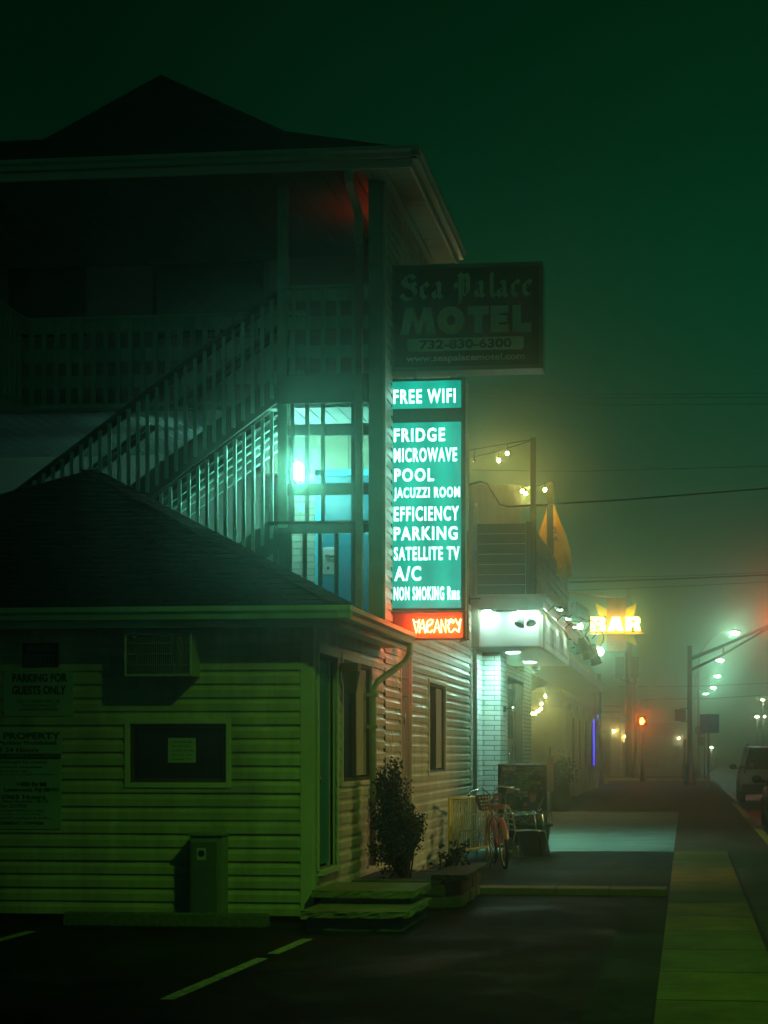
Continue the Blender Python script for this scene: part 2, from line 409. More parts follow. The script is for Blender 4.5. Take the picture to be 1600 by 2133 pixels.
struct(MB().box(-60, 1.53, 93.3, 109.0, -.135, -.108), "cross_street", M_ROAD)
struct(MB().box(-60, 1.38, 109.0, 330, -.13, .02), "far_sidewalk", M_KERB)
k = MB().box(1.38, 1.53, -12, 28.0, -.13, .012).box(1.38, 1.53, 35.3, 41.5, -.13, .012).box(1.38, 1.53, 53.3, 93.3, -.13, .012)
struct(k, "kerb", M_KERB)
k = MB().box(1.38, 1.53, 28.0, 35.3, -.13, .014).box(1.38, 1.53, 41.5, 53.3, -.13, .014)
struct(k, "yellow_kerb", M_YEL)
# worn parking bay stripes
def stripe(a, b, w, gaps=()):
    mb = MB(); a, b = Vector((*a, .005)), Vector((*b, .005)); d = (b - a); n = Vector((-d.y, d.x, 0)).normalized() * w / 2
    t = 0.0
    for g0, g1 in list(gaps) + [(1.0, 1.0)]:
        p, q = a + d * t, a + d * g0
        mb.quad(p - n, q - n, q + n, p + n); t = g1
    return mb
struct(stripe(onZ(347, 2083), onZ(640, 1957), .10, [(.30, .31), (.62, .70)]), "parking_line", M_WPNT)
struct(stripe(onZ(-60, 1975), onZ(66, 1941), .10), "parking_line", M_WPNT)
# crossing paint and pale kerb ramp at the corner
mb = MB()
for i in range(5): mb.quad((-3.2 + i * .95, 95, -.102), (-2.75 + i * .95, 95, -.102), (-2.75 + i * .95, 108, -.102), (-3.2 + i * .95, 108, -.102))
struct(mb, "crosswalk_marking", M_WPNT)
struct(MB().quad((-5.3, 84.5, .012), (-3.8, 84.5, .012), (-4.3, 93, .012), (-5.9, 93, .012)), "kerb_ramp", mat("pale_ramp", (.5, .52, .46), var=.2))
struct(MB().quad((1.9, 66, -.1), (2.02, 66, -.1), (2.02, 76, -.1), (1.9, 76, -.1)), "parking_tee_marking", M_WPNT)

# concrete kerb strip across the lot
XW, YF = -3.47, 15.72
c = MB()
xs = [-2.62, -1.45, -.86, -.21]
for a, b in zip(xs, xs[1:]): c.box(a + .006, b - .006, 19.02, 19.42, -.05, .075)
tag(c.build("kerb_strip", M_KERB, bevel=.012), kind='structure')

# ================================================================== MOTEL OFFICE (low building in front)
M_SID = mat("cream_siding", (.56, .52, .38), rough=.42, var=.34, scale=2.2, bump=.35, bscale=3.2, spec=.4, stretch=(1.6, 1.6, .55), streak=.13)
M_TRIM = mat("cream_trim", (.60, .57, .46), rough=.45, var=.12, scale=3)
M_SHIN = brickmat("asphalt_shingle", (.045, .042, .038), (.03, .03, .028), (.012, .012, .012), .3, .125, .012, .9, .05)
M_GUT = mat("white_gutter", (.42, .60, .50), rough=.35, var=.15, scale=5, spec=.5)  # green cast of the light put into the white paint
M_DTEAL = mat("teal_door_paint", (.03, .22, .20), rough=.4, var=.1)
M_GLASS = glass("dark_glass")
M_CURT = mat("drawn_curtain", (.42, .36, .30), rough=.9, var=.15, scale=3, stretch=(1, 8, .3))
M_BRN = mat("brown_frame", (.10, .075, .045), rough=.4, var=.15)
M_BLK = mat("black_metal", (.015, .015, .015), rough=.45, var=.2)
M_CHR = mat("chrome", (.7, .72, .72), rough=.18, metal=1.0, var=.1)
M_STL = mat("galvanised_steel", (.35, .36, .36), rough=.45, metal=.7, var=.2)

office = thing("motel_office", "low cream-sided office with black hipped roof and teal side door", "building", (-6.9, 17.5, 0))
win_f = (*[onY(272, 1508, YF)[0], onY(472, 1508, YF)[0]], onY(372, 1630, YF)[1], onY(372, 1508, YF)[1])
door_s = (15.90, 16.74, .47, 2.53)
win_s = (17.02, 18.58, 1.29, 2.53)
mb = MB()
siding(mb, 'front', YF, -10.3, XW - .10, .06, 2.80, [win_f])
siding(mb, 'side', XW, YF + .10, 19.45, .10, 2.80, [door_s, win_s], lap=.018)
# backing so no light leaks
mb.box(-10.3, XW - .04, YF + .02, YF + .05, .0, win_f[2]).box(-10.3, win_f[0], YF + .02, YF + .05, win_f[2], 2.8).box(win_f[1], XW - .04, YF + .02, YF + .05, win_f[2], 2.8)
mb.box(win_f[0], win_f[1], YF + .02, YF + .05, win_f[3], 2.8)
mb.box(XW - .05, XW - .02, YF + .05, door_s[0], 0, 2.8).box(XW - .05, XW - .02, door_s[1], win_s[0], 0, 2.8).box(XW - .05, XW - .02, win_s[1], 19.45, 0, 2.8)
mb.box(XW - .05, XW - .02, win_s[0], win_s[1], 0, win_s[2]).box(XW - .05, XW - .02, door_s[0], door_s[1], door_s[3], 2.8).box(XW - .05, XW - .02, win_s[0], win_s[1], win_s[3], 2.8)
mb.box(XW - .05, XW - .02, door_s[0], door_s[1], 0, door_s[2])
mb.box(-10.3, -10.25, YF + .05, 19.4, 0, 2.8)
mb.build("wall", M_SID, office)
MB().box(XW - .115, XW + .012, YF - .022, YF + .11, .03, 2.80).build("corner_post", M_TRIM, office, .006)
MB().box(-10.3, XW - .03, YF - .004, YF + .3, -.02, .06).box(XW - .35, XW - .004, YF, 19.45, -.02, .1).build("foundation", M_BLK, office)
# roof: pyramid hip cut by the motel behind
EX, EYF, EZ, SL = -3.12, 15.32, 2.92, .5
ap = (-6.83, 19.10, 4.81)
mb = MB()
lf = (-10.61, EYF, EZ); rf = (EX, EYF, EZ); rb = (EX, 19.3, EZ); lb = (-10.61, 19.3, EZ); apb = (-6.83, 19.3, 4.81)
mb.add([lf, rf, ap], [(0, 1, 2)]); mb.add([rf, rb, apb, ap], [(0, 1, 2, 3)]); mb.add([lb, lf, ap, apb], [(0, 1, 2, 3)])
mb.add([rb, lb, apb], [(0, 1, 2)])
mb.add([(a[0], a[1], a[2] - .03) for a in (lf, rf, rb, lb)], [(0, 3, 2, 1)])
roof = mb.build("roof", M_SHIN, office)
sh = MB()
def course(mb, p0, p1, apx, n):
    """overlapping shingle courses on a triangular roof plane with eave p0-p1 and apex apx"""
    p0, p1, apx = Vector(p0), Vector(p1), Vector(apx); nm = (p1 - p0).cross(apx - p0).normalized(); rnd = random.Random(3)
    for i in range(n):
        a, b = i / n, (i + 1.0) / n
        L0, R0 = p0.lerp(apx, a), p1.lerp(apx, a); L1, R1 = p0.lerp(apx, b), p1.lerp(apx, b); k = max(1, int((R0 - L0).length / .31))
        for j in range(k):
            e = nm * (.014 + rnd.uniform(0, .007)); f_, g_ = j / k, (j + 1) / k - .012
            A, B, C, D = L0.lerp(R0, f_), L0.lerp(R0, g_), L1.lerp(R1, g_), L1.lerp(R1, f_)
            mb.quad(A + e, B + e, C + nm * .003, D + nm * .003); mb.quad(A, B, B + e, A + e)
course(sh, lf, rf, ap, 30)
course(sh, rf, (EX, 19.1, EZ), ap, 30)
sh.build("shingles", M_SHIN, roof)
cap = MB().bar(Vector(rf) + Vector((0, 0, .01)), Vector(ap) + Vector((0, 0, .015)), .22, .025).bar(Vector(lf) + Vector((0, 0, .01)), Vector(ap) + Vector((0, 0, .015)), .22, .025)
for i in range(24):
    t = i / 24; p = Vector(rf).lerp(Vector(ap), t); q = Vector(rf).lerp(Vector(ap), min(1, t + .05)); cap.bar(p + Vector((0, 0, .032)), q + Vector((0, 0, .02)), .24, .012)
cap.build("ridge_cap", M_SHIN, roof)
# soffit, fascia and K-style gutter
MB().box(-10.6, EX + .02, EYF + .06, YF - .02, 2.78, 2.80).box(XW + .02, EX - .02, YF - .02, 19.3, 2.78, 2.80).build("soffit", M_TRIM, office)
MB().box(-10.6, EX - .03, EYF + .03, EYF + .06, 2.74, 2.9).box(EX - .05, EX - .02, EYF + .06, 19.3, 2.74, 2.9).build("fascia", M_TRIM, office)
def gutter(axis, c, u0, u1, z, s=1):
    prof = [(0, 0), (0, -.115), (.075, -.115), (.085, -.07), (.115, -.045), (.115, 0), (.105, 0), (.105, -.04), (.075, -.068), (.066, -.105), (.01, -.105), (.01, 0)]
    mb = MB()
    if axis == 'front': mb.prism([(p[0] * -1, p[1]) for p in prof], (u0, c, z), (0, 1, 0), (0, 0, 1), (u1 - u0))
    else: mb.prism(prof, (c, u1, z), (1, 0, 0), (0, 0, 1), (u1 - u0))
    return mb
g = gutter('front', EYF + .03, -10.6, EX + .10, 2.925); g.build("gutter", M_GUT, office)
g = gutter('side', EX - .02, EYF - .085, 19.12, 2.925); g.build("gutter", M_GUT, office)
# downspout: drops from the gutter end, jogs back to the wall
jy = 19.02
sp = [(EX + .03, jy, 2.83), (EX + .03, jy, 2.70), (EX - .02, jy - .03, 2.60), (XW + .10, jy - .45, 2.37), (XW + .06, jy - .52, 2.27), (XW + .06, jy - .52, .35)]
d = MB().tube(sp, [.036] * 6, 10)
for z in (2.2, 1.85, 1.05): d.box(XW + .0, XW + .115, jy - .575, jy - .465, z, z + .035)
d.build("downspout", mat("dull_downspout", (.42, .40, .30), rough=.4, var=.3, scale=4), office)
# side door
dr = MB().box(XW - .10, XW - .055, door_s[0] + .03, door_s[1] - .03, door_s[2] + .03, door_s[3] - .03)
for z0, z1 in ((.62, 1.2), (1.35, 2.35)): dr.box(XW - .055, XW - .045, door_s[0] + .16, door_s[1] - .16, z0, z1)
dr = dr.build("door", M_DTEAL, office, .006)
MB().ball((XW - .01, door_s[0] + .11, 1.33), .035).lathe([(.03, 0), (.03, .01), (.012, .012), (.012, .04)], (XW - .055, door_s[0] + .11, 1.33), (1, 0, 0), 12).ball((XW - .03, door_s[0] + .11, 1.53), .026).build("handle", M_CHR, dr)
f = MB().box(XW - .10, XW + .03, door_s[0] - .06, door_s[0], door_s[2], door_s[3] + .06).box(XW - .10, XW + .03, door_s[1], door_s[1] + .06, door_s[2], door_s[3] + .06).box(XW - .10, XW + .035, door_s[0] - .06, door_s[1] + .06, door_s[3], door_s[3] + .09).box(XW - .1, XW + .06, door_s[0], door_s[1], door_s[2] - .05, door_s[2])
f.build("door_frame", M_TRIM, dr, .004)
# windows
def window(parent, axis, c, h, split=.5, curtain='right', frame=M_BRN, trim=M_TRIM):
    u0, u1, z0, z1 = h
    def bx(mb, a, b, e0, e1, p, q):
        return mb.box(a, b, c - e1, c - e0, p, q) if axis == 'front' else mb.box(c + e0, c + e1, a, b, p, q)
    w = MB()
    for a, b, p, q in ((u0 - .05, u0, z0 - .05, z1 + .05), (u1, u1 + .05, z0 - .05, z1 + .05), (u0, u1, z1, z1 + .05), (u0, u1, z0 - .05, z0)): bx(w, a, b, -.04, .032, p, q)
    o = w.build("window", trim, parent, .004)
    f = MB(); t = .035
    for a, b, p, q in ((u0, u0 + t, z0, z1), (u1 - t, u1, z0, z1), (u0 + t, u1 - t, z1 - t, z1), (u0 + t, u1 - t, z0, z0 + t)): bx(f, a, b, -.05, .006, p, q)
    um = u0 + (u1 - u0) * split
    if split: bx(f, um - .02, um + .02, -.05, .0, z0 + t, z1 - t)
    f.build("frame", frame, o)
    bx(MB(), u0 + t, u1 - t, -.045, -.04, z0 + t, z1 - t).build("pane", M_GLASS, o)
    if curtain == 'right':
        cu = MB(); n = 14; a, b = um + .02, u1 - t
        for i in range(n):
            p, q = a + (b - a) * i / n, a + (b - a) * (i + 1) / n
            bx(cu, p, q - .004, -.036 + .004 * (i % 2), -.03 + .004 * (i % 2), z0 + t + .02, z1 - t - .01)
        cu.build("blind", M_CURT, o)
    return o
window(office, 'side', XW, win_s, .52)
window(office, 'front', YF, win_f, 0, None)
# small crank window panes get an inner sash
u0, u1, z0, z1 = win_f
nt_ = MB().box(u0 + .38 * (u1 - u0), u0 + .67 * (u1 - u0), YF + .035, YF + .0375, z0 + .34 * (z1 - z0), z0 + .76 * (z1 - z0)).build("paper_notice", mat("pale_paper", (.42, .50, .40), rough=.9, var=.08))
tag(nt_, "small pale paper notice taped inside the dark office window", "notice")
M_INK = mat("black_ink", (.012, .012, .012), rough=.7, var=0)
for i, s in enumerate(("PLEASE RING BELL", "FOR THE OFFICE", "AFTER 10 PM", "CHECK OUT 11 AM", "THANK YOU")):
    zt = z0 + (.71 - i * .075) * (z1 - z0)
    words("writing", s, M_INK, nt_, (u0 + .41 * (u1 - u0), u0 + (.64 - .02 * (i % 2)) * (u1 - u0), zt - .018, zt), 'front', YF + .035, .01, .001)

# ------------------------------------------------------------------ things on the office wall
def panel(name, label, px0, py0, px1, py1, m, t=.012, Y=YF - .018):
    a = onY(px0, py0, Y); b = onY(px1, py1, Y); mm = onY((px0 + px1) / 2, (py0 + py1) / 2, Y)
    zt = onY((px0 + px1) / 2, py0, Y)[1]; zb = onY((px0 + px1) / 2, py1, Y)[1]
    o = MB().box(a[0], b[0], Y - t, Y, zb, zt).build(name, m, bevel=.004)
    return tag(o, label, "sign"), Y - t
def plines(o, Yp, rows, m):
    for s, x0, y0, x1, y1, bold, sh in rows:
        zt = onY((x0 + x1) / 2, y0, Yp)[1]; zb = onY((x0 + x1) / 2, y1, Yp)[1]
        words("lettering", s, m, o, (onY(x0, y0, Yp)[0], onY(x1, y0, Yp)[0], zb, zt), 'front', Yp, bold, .0015, sh)
s1, y_ = panel("private_property_sign", "small black sign with faint PRIVATE PROPERTY letters, topmost on office wall", 47, 1339, 122, 1390, mat("black_sign", (.02, .02, .02), rough=.5, var=.1))
plines(s1, y_, [("PRIVATE", 57, 1345, 110, 1360, .03, 0), ("PROPERTY", 52, 1363, 115, 1379, .03, 0), ("NO TRESPASSING", 57, 1382, 110, 1386, .0, 0)], mat("faded_red_ink", (.30, .20, .16), var=0))
M_SGN = mat("weathered_white_sign", (.34, .46, .40), rough=.6, var=.12, scale=4)
s2, y_ = panel("guest_parking_sign", "pale PARKING FOR GUESTS ONLY sign with bold dark letters", 8, 1398, 153, 1492, M_SGN)
plines(s2, y_, [("PARKING FOR", 26, 1403, 140, 1421, .035, 0), ("GUESTS ONLY", 25, 1428, 138, 1447, .035, 0), ("ALL OTHERS WILL BE", 36, 1457, 127, 1464, .0, .3), ("TOWED AWAY AT", 45, 1467, 119, 1473, .0, .3), ("OWNERS EXPENSE", 41, 1475, 122, 1481, .0, .3)], M_INK)
s3, y_ = panel("towing_notice_sign", "large towing notice headed PRIVATE PROPERTY with many lines of print", -105, 1521, 129, 1727, M_SGN)
M_RED = mat("dark_red_ink", (.10, .02, .02), var=0)
plines(s3, y_, [("PRIVATE PROPERTY", -92, 1526, 126, 1540, .03, 0)], M_RED)
plines(s3, y_, [("Unauthorized Parking Prohibited", -95, 1543, 117, 1554, .02, 0), ("Enforced 24 Hours", -60, 1557, 80, 1567, .02, 0),
                ("Unauthorized vehicles will be towed", -92, 1584, 97, 1590, .01, 0), ("at vehicle owner's expense", -66, 1595, 88, 1601, .01, 0), ("and stored at", -30, 1604, 58, 1608, 0, 0),
                ("subject to towing and storage charges", -80, 1611, 112, 1615, 0, 0), ("1400 Rt 88", 36, 1629, 97, 1638, .03, 0), ("Lakewood, NJ 08701", 9, 1641, 122, 1651, .03, 0),
                ("732-363-5965 Hours", -66, 1655, 95, 1665, .02, 0), ("10am-4pm/Sat. 10-12", 4, 1666, 100, 1674, .01, 0), ("Sun. CLOSED", 1, 1675, 57, 1682, .01, 0),
                ("Towing $180 - Storage $40 per day", -80, 1686, 92, 1691, 0, 0), ("Cash or Major Credit Cards only", -80, 1694, 86, 1698, 0, 0), ("Call for vehicle release info", -70, 1701, 104, 1706, 0, 0), ("PROPERTY MANAGEMENT / OWNER", -85, 1711, 92, 1718, .02, 0)], M_INK)
a = onY(-95, 1571, y_); b = onY(129, 1571, y_)
st = MB().box(a[0], b[0] - .012, y_ - .002, y_, onY(20, 1581, y_)[1], onY(20, 1570, y_)[1]).build("black_band", M_INK, s3)
plines(s3, y_ - .002, [("EXCEPT FOR PATRONS, RESIDENTS AND PERMITS!", -90, 1572, 125, 1579, .0, 0)], M_SGN)

# air conditioner poking out of the wall
x0, z1 = onY(280, 1322, YF); x1, z0 = onY(418, 1411, YF)
ac = thing("air_conditioner", "boxy white air conditioner poking through the office wall", "air conditioner", ((x0 + x1) / 2, YF - .15, z0))
D = .30
MB().box(x0, x1, YF - D, YF + .02, z0, z0 + .02).box(x0, x1, YF - D, YF + .02, z1 - .025, z1).box(x0, x0 + .02, YF - D, YF + .02, z0 + .02, z1 - .025).box(x1 - .02, x1, YF - D, YF + .02, z0 + .02, z1 - .025).box(x0 + .02, x1 - .02, YF - .1, YF, z0 + .02, z1 - .025).build("case", mat("ac_case", (.42, .42, .36), rough=.4, var=.15), ac, .004)
g = MB()
for i in range(1, 4): g.box(x0 + .02, x1 - .02, YF - D + .005, YF - D + .015, z0 + (z1 - z0) * i / 4 - .006, z0 + (z1 - z0) * i / 4 + .006)
for i in range(30): u = x0 + .03 + (x1 - x0 - .06) * i / 29; g.box(u - .002, u + .002, YF - D + .016, YF - D + .03, z0 + .02, z1 - .025)
for i in range(5): u = x1 - .16 + i * .018; g.box(u - .004, u + .004, YF - D + .002, YF - D + .005, z0 + .02, z1 - .025)
g.build("grille", mat("grille_plastic", (.2, .2, .18), rough=.5, var=.1), ac)

# electrical cabinet against the wall
x0, zt = onY(395, 1735, YF - .25); x1, _ = onY(462, 1735, YF - .25)
eb = thing("utility_cabinet", "narrow metal utility cabinet with a small sticker standing against office siding", "cabinet", ((x0 + x1) / 2, YF - .13, 0))
MB().box(x0, x1, YF - .24, YF - .02, 0, zt - .03).build("body", mat("cabinet_grey_green", (.22, .26, .22), rough=.5, var=.2), eb, .008)
MB().box(x0 - .015, x1 + .015, YF - .262, YF - .02, zt - .03, zt).build("cover", mat("cabinet_grey_green", (.2,) * 3), eb, .008)
MB().box(x0 + .02, x1 - .045, YF - .252, YF - .24, .08, zt - .08).build("door", mat("cabinet_door", (.12, .17, .15), rough=.4, var=.2), eb, .006)
stk = MB().box(x0 + .07, x0 + .155, YF - .2545, YF - .252, zt - .25, zt - .14).build("sticker", mat("pale_sticker", (.4, .5, .45), var=0), eb)
MB().lathe([(.032, 0), (.032, .001)], (x0 + .112, YF - .2545, zt - .19), (0, -1, 0), 14).build("logo", mat("blue_ink", (.02, .02, .12), var=0), stk)

# wheel stop
a = onZ(97, 1938); b = onZ(538, 1941)
ws = MB(); L0, L1 = a[0], b[0]
ws.prism([(-.08, 0), (.08, 0), (.06, .11), (.045, .125), (-.045, .125), (-.06, .11)], (L0, 15.25, 0), (0, 1, 0), (0, 0, 1), L1 - L0)
tag(ws.build("wheel_stop", mat("exposed_aggregate", (.16, .17, .13), rough=.95, var=.6, scale=28, bump=.8, bscale=60), bevel=.015), "rough concrete wheel stop lying in front of the office wall", "wheel stop")

# stone steps under the side door
M_BST = mat("bluestone", (.26, .24, .15), rough=.85, var=.3, scale=4, bump=.5, bscale=14)
M_BSD = mat("cast_concrete_block", (.20, .23, .17), rough=.9, var=.35, scale=5, bump=.6, bscale=25)
stp = thing("stone_steps", "two-tier stone steps with rough slab treads below the teal door", "steps", (-2.9, 15.9, 0))
def slab(x0, x1, y0, y1, z0, z1, seed):
    """slab with a hand-broken edge"""
    rnd = random.Random(seed); mb = MB(); pts = []
    nx, ny = 16, 20
    per = [(x0 + (x1 - x0) * i / nx, y0, 0) for i in range(nx)] + [(x1, y0 + (y1 - y0) * i / ny, 1) for i in range(ny)] + [(x1 - (x1 - x0) * i / nx, y1, 2) for i in range(nx)] + [(x0, y1 - (y1 - y0) * i / ny, 3) for i in range(ny)]
    def ring(z, j):
        out = []
        for x, y, s in per:
            e = rnd.uniform(-j, j)
            out.append((x + (e if s in (1, 3) else 0), y + (e if s in (0, 2) else 0), z + rnd.uniform(-.004, .004) * (j > .004)))
        return out
    rs = [ring(z0, .010), ring(z0 + (z1 - z0) * .35, .014), ring(z0 + (z1 - z0) * .75, .012), ring(z1, .004)]
    n = len(per); mb.add(sum(rs, []), [(k * n + i, k * n + (i + 1) % n, (k + 1) * n + (i + 1) % n, (k + 1) * n + i) for k in range(3) for i in range(n)])
    mb.add(rs[3], [tuple(range(n))]); return mb
MB().box(-3.36, -2.50, 14.98, 16.40, 0, .125).build("base_block", M_BSD, stp, .01)
slab(-3.40, -2.45, 14.90, 16.42, .125, .185, 3).build("slab", M_BST, stp)
MB().box(-3.40, -2.53, 15.68, 16.55, .186, .245).box(-3.40, -2.53, 16.42, 16.55, 0, .186).build("riser_block", M_BSD, stp, .01)
slab(-3.45, -2.49, 15.58, 16.62, .245, .312, 5).build("slab", M_BST, stp)

# low stone planter bed with the shrub
pl = thing("stone_planter", "low dark stone planter wall beside the steps", "planter", (-2.9, 18.1, 0))
rnd = random.Random(11); mb = MB()
def stones(path, zt, th):
    for (ax, ay), (bx_, by) in path:
        L = math.hypot(bx_ - ax, by - ay); z = 0
        while z < zt - .03:
            h = min(zt - z, rnd.uniform(.10, .17)); u = 0
            while u < L - .05:
                w = min(L - u, rnd.uniform(.25, .5)); j = rnd.uniform(-.015, .015)
                p = Vector((ax, ay, z + h / 2)).lerp(Vector((bx_, by, z + h / 2)), u / L); q = Vector((ax, ay, z + h / 2)).lerp(Vector((bx_, by, z + h / 2)), (u + w - .012) / L)
                off = Vector((j, j, 0)); mb.bar(p + off, q + off, th + rnd.uniform(-.02, .03), h - .012); u += w
            z += h
stones([((-2.36, 17.25), (-2.36, 18.95)), ((-3.4, 17.2), (-2.40, 17.2)), ((-3.4, 18.95), (-2.42, 18.95))], .30, .16)
mb.build("stone_course", mat("dark_fieldstone", (.10, .10, .07), rough=.9, var=.5, scale=6, bump=.7, bscale=16), pl, .02)
slab(-2.56, -2.20, 17.1, 19.05, .30, .355, 8).build("capstone", mat("dark_capstone", (.032, .032, .02), rough=.9, var=.4, scale=5, bump=.6, bscale=16), pl)
MB().box(-3.44, -2.46, 17.3, 18.85, 0, .26).build("soil", mat("soil", (.03, .025, .018), rough=1, var=.5, scale=20, bump=1, bscale=30), pl)
# shrubs in the planter: woody stems and many small leaves
M_LEAF = mat("shrub_leaf", (.028, .036, .018), rough=.5, var=.6, scale=9, spec=.4)
M_WOODY = mat("shrub_stem", (.05, .035, .02), rough=.9, var=.3)
def shrub(name, label, base, blobs, nstem, nleaf, seed, leaf=.045, grp=None):
    rnd = random.Random(seed); t = thing(name, label, "shrub", base, grp); B = Vector(base)
    st = MB(); lf = MB(); tips = []
    for i in range(nstem):
        c, r = rnd.choice(blobs); c = Vector(c)
        e = B + c + Vector((rnd.uniform(-1, 1) * r[0], rnd.uniform(-1, 1) * r[1], rnd.uniform(-.2, 1.15) * r[2]))
        p0 = B + Vector((rnd.uniform(-.06, .06), rnd.uniform(-.06, .06), -.02)); m1 = p0.lerp(e, .5) + Vector((rnd.uniform(-.07, .07), rnd.uniform(-.07, .07), rnd.uniform(0, .1)))
        st.tube([p0, p0.lerp(m1, .6), m1, m1.lerp(e, .6), e], [.009, .008, .006, .004, .002], 5); tips += [(m1, e)]
    for i in range(nleaf):
        if rnd.random() < .62:
            m1, e = rnd.choice(tips); p = m1.lerp(e, rnd.uniform(.05, 1.05)) + Vector((rnd.gauss(0, .03), rnd.gauss(0, .03), rnd.gauss(0, .03)))
        else:
            c, r = rnd.choice(blobs)
            while True:
                q = Vector((rnd.uniform(-1, 1), rnd.uniform(-1, 1), rnd.uniform(-1, 1)))
                if .25 < q.length < 1: break
            p = B + Vector(c) + Vector((q.x * r[0], q.y * r[1], q.z * r[2]))
        if p.z < B.z: continue
        d = Vector((rnd.gauss(0, 1), rnd.gauss(0, 1), rnd.gauss(.3, 1))).normalized(); s = leaf * rnd.uniform(.6, 1.3)
        w = d.orthogonal(); w.rotate(Matrix.Rotation(rnd.uniform(0, 6.28), 3, d)); w *= s * .28; n = d.cross(w).normalized() * s * .1
        lf.add([p, p + d * s * .5 + w + n, p + d * s, p + d * s * .5 - w + n], [(0, 1, 2), (0, 2, 3)])
    st.build("stem", M_WOODY, t); lf.build("foliage", M_LEAF, t); return t
shrub("evergreen_shrub", "tall dark bushy shrub growing in the planter against the siding", (-2.98, 18.0, .24),
      [((-.12, -.05, .30), (.20, .30, .32)), ((-.13, .0, .62), (.18, .26, .36)), ((-.17, -.05, .92), (.13, .2, .30)), ((.02, .10, .52), (.15, .22, .22))], 70, 8200, 5, .036)
shrub("evergreen_shrub", "small leggy shrub trailing beside the tall bush", (-2.62, 18.55, .24), [((.05, .1, .12), (.22, .25, .12)), ((.12, 0, .28), (.14, .16, .12))], 12, 240, 9, .05)

# ================================================================== MOTEL (three-level building behind the office)
M_WOOD = mat("teal_glow_wood", (.32, .62, .48), rough=.65, var=.3, scale=4, stretch=(1, 1, .4), bump=.15, bscale=30)  # teal glow of the sign put into the wood colour
M_WDRK = mat("dark_stain_wood", (.045, .06, .05), rough=.7, var=.35, scale=5)
M_WHT = mat("white_panel", (.66, .68, .62), rough=.5, var=.1, scale=2)
M_WBRK = brickmat("white_painted_brick", (.62, .66, .64), (.55, .60, .58), (.16, .18, .18), .36, .085, .012, .5, .055)
M_DBLU = mat("blue_door_paint", (.008, .135, .20), rough=.4, var=.08)
YM = 19.5
motel = thing("motel_building", "tall dark three-level motel with peaked roof and outdoor galleries", "building", (-7, 22, 0))
rearX = lambda px, Y: onY(px, 1500, Y)[0]
mb = MB()
siding(mb, 'side', XW, YM, 20.57, 2.80, 8.25, start=.06); siding(mb, 'side', XW, YM, 20.55, .1, 2.80, start=.06)
siding(mb, 'side', XW, 20.57, 23.4, 3.02, 8.25, start=.06)
w2 = (22.86, 24.40, 1.31, 2.53)
siding(mb, 'side', XW, 21.44, 27.36, .1, 3.02, [w2], start=.06, lap=.018)
siding(mb, 'side', XW, 23.4, 27.36, 3.02, 3.95, start=.06)
mb.box(XW - .12, XW - .03, YM + .02, 23.4, 2.8, 8.25).box(XW - .12, XW - .03, 21.44, w2[0], 0, 3.95).box(XW - .12, XW - .03, w2[1], 27.36, 0, 3.95).box(XW - .12, XW - .03, w2[0], w2[1], 0, w2[2]).box(XW - .12, XW - .03, w2[0], w2[1], w2[3], 3.95)
mb.box(-7.5, XW - .12, 27.2, 27.3, 0, 3.9).box(-7.5, XW - .12, 23.3, 23.38, 3.9, 8.2)
mb.build("wall", M_SID, motel)
MB().box(-7.5, XW - .1, 23.38, 27.3, 3.9, 3.96).build("flat_roof", M_SHIN, motel)
window(motel, 'side', XW, w2, .52)
# corner boards
xa, xb = onY(768, 700, YM)[0], onY(798, 700, YM)[0]
MB().box(xa, XW - .015, YM - .012, YM + .14, 2.7, 8.2).build("corner_board", mat("porch_post_paint", (.26, .46, .36), rough=.5, var=.2, scale=3), motel, .006)
MB().box(XW - .012, XW + .022, YM - .02, YM + .085, 2.95, 8.2).build("corner_trim", M_TRIM, motel, .004)
MB().box(XW - .02, XW + .024, 27.30, 27.40, .02, 3.95).build("corner_trim", M_TRIM, motel, .004)
# brown side door between the two siding fields
dd = MB().box(XW - .06, XW - .01, 20.62, 21.39, .1, 2.98)
for z0, z1 in ((.3, 1.0), (1.2, 2.1), (2.28, 2.42), (2.5, 2.9)): dd.box(XW - .01, XW + .002, 20.72, 21.29, z0, z1)
dd = dd.build("side_door", mat("faded_maroon_wood", (.27, .19, .16), rough=.6, var=.3, scale=3, stretch=(1, 1, .3)), motel)
MB().box(XW - .05, XW + .02, 20.55, 20.62, .1, 3.02).box(XW - .05, XW + .02, 21.39, 21.46, .1, 3.02).build("door_frame", M_TRIM, dd)
MB().ball((XW + .05, 20.74, 1.27), .03).ball((XW + .04, 20.74, 2.0), .05, sc=(.3, 1, 1.6)).build("handle", M_STL, dd)
# main roof: front wing, hipped at the street end
ex, ey, ez, s_ = -3.03, 18.9, 8.33, .5
rx, ry, rz_ = ex - 2.0, ey + 2.0, ez + 1.0
mb = MB(); A = (ex, ey, ez); B = (ex, ey + 4, ez); Cc = (-14, ey + 4, ez); Dd = (-14, ey, ez); E = (rx, ry, rz_); F = (-14, ry, rz_)
mb.add([Dd, A, E, F], [(0, 1, 2, 3)]).add([A, B, E], [(0, 1, 2)]).add([B, Cc, F, E], [(0, 1, 2, 3)]).add([A, B, Cc, Dd], [(0, 1, 2, 3)])
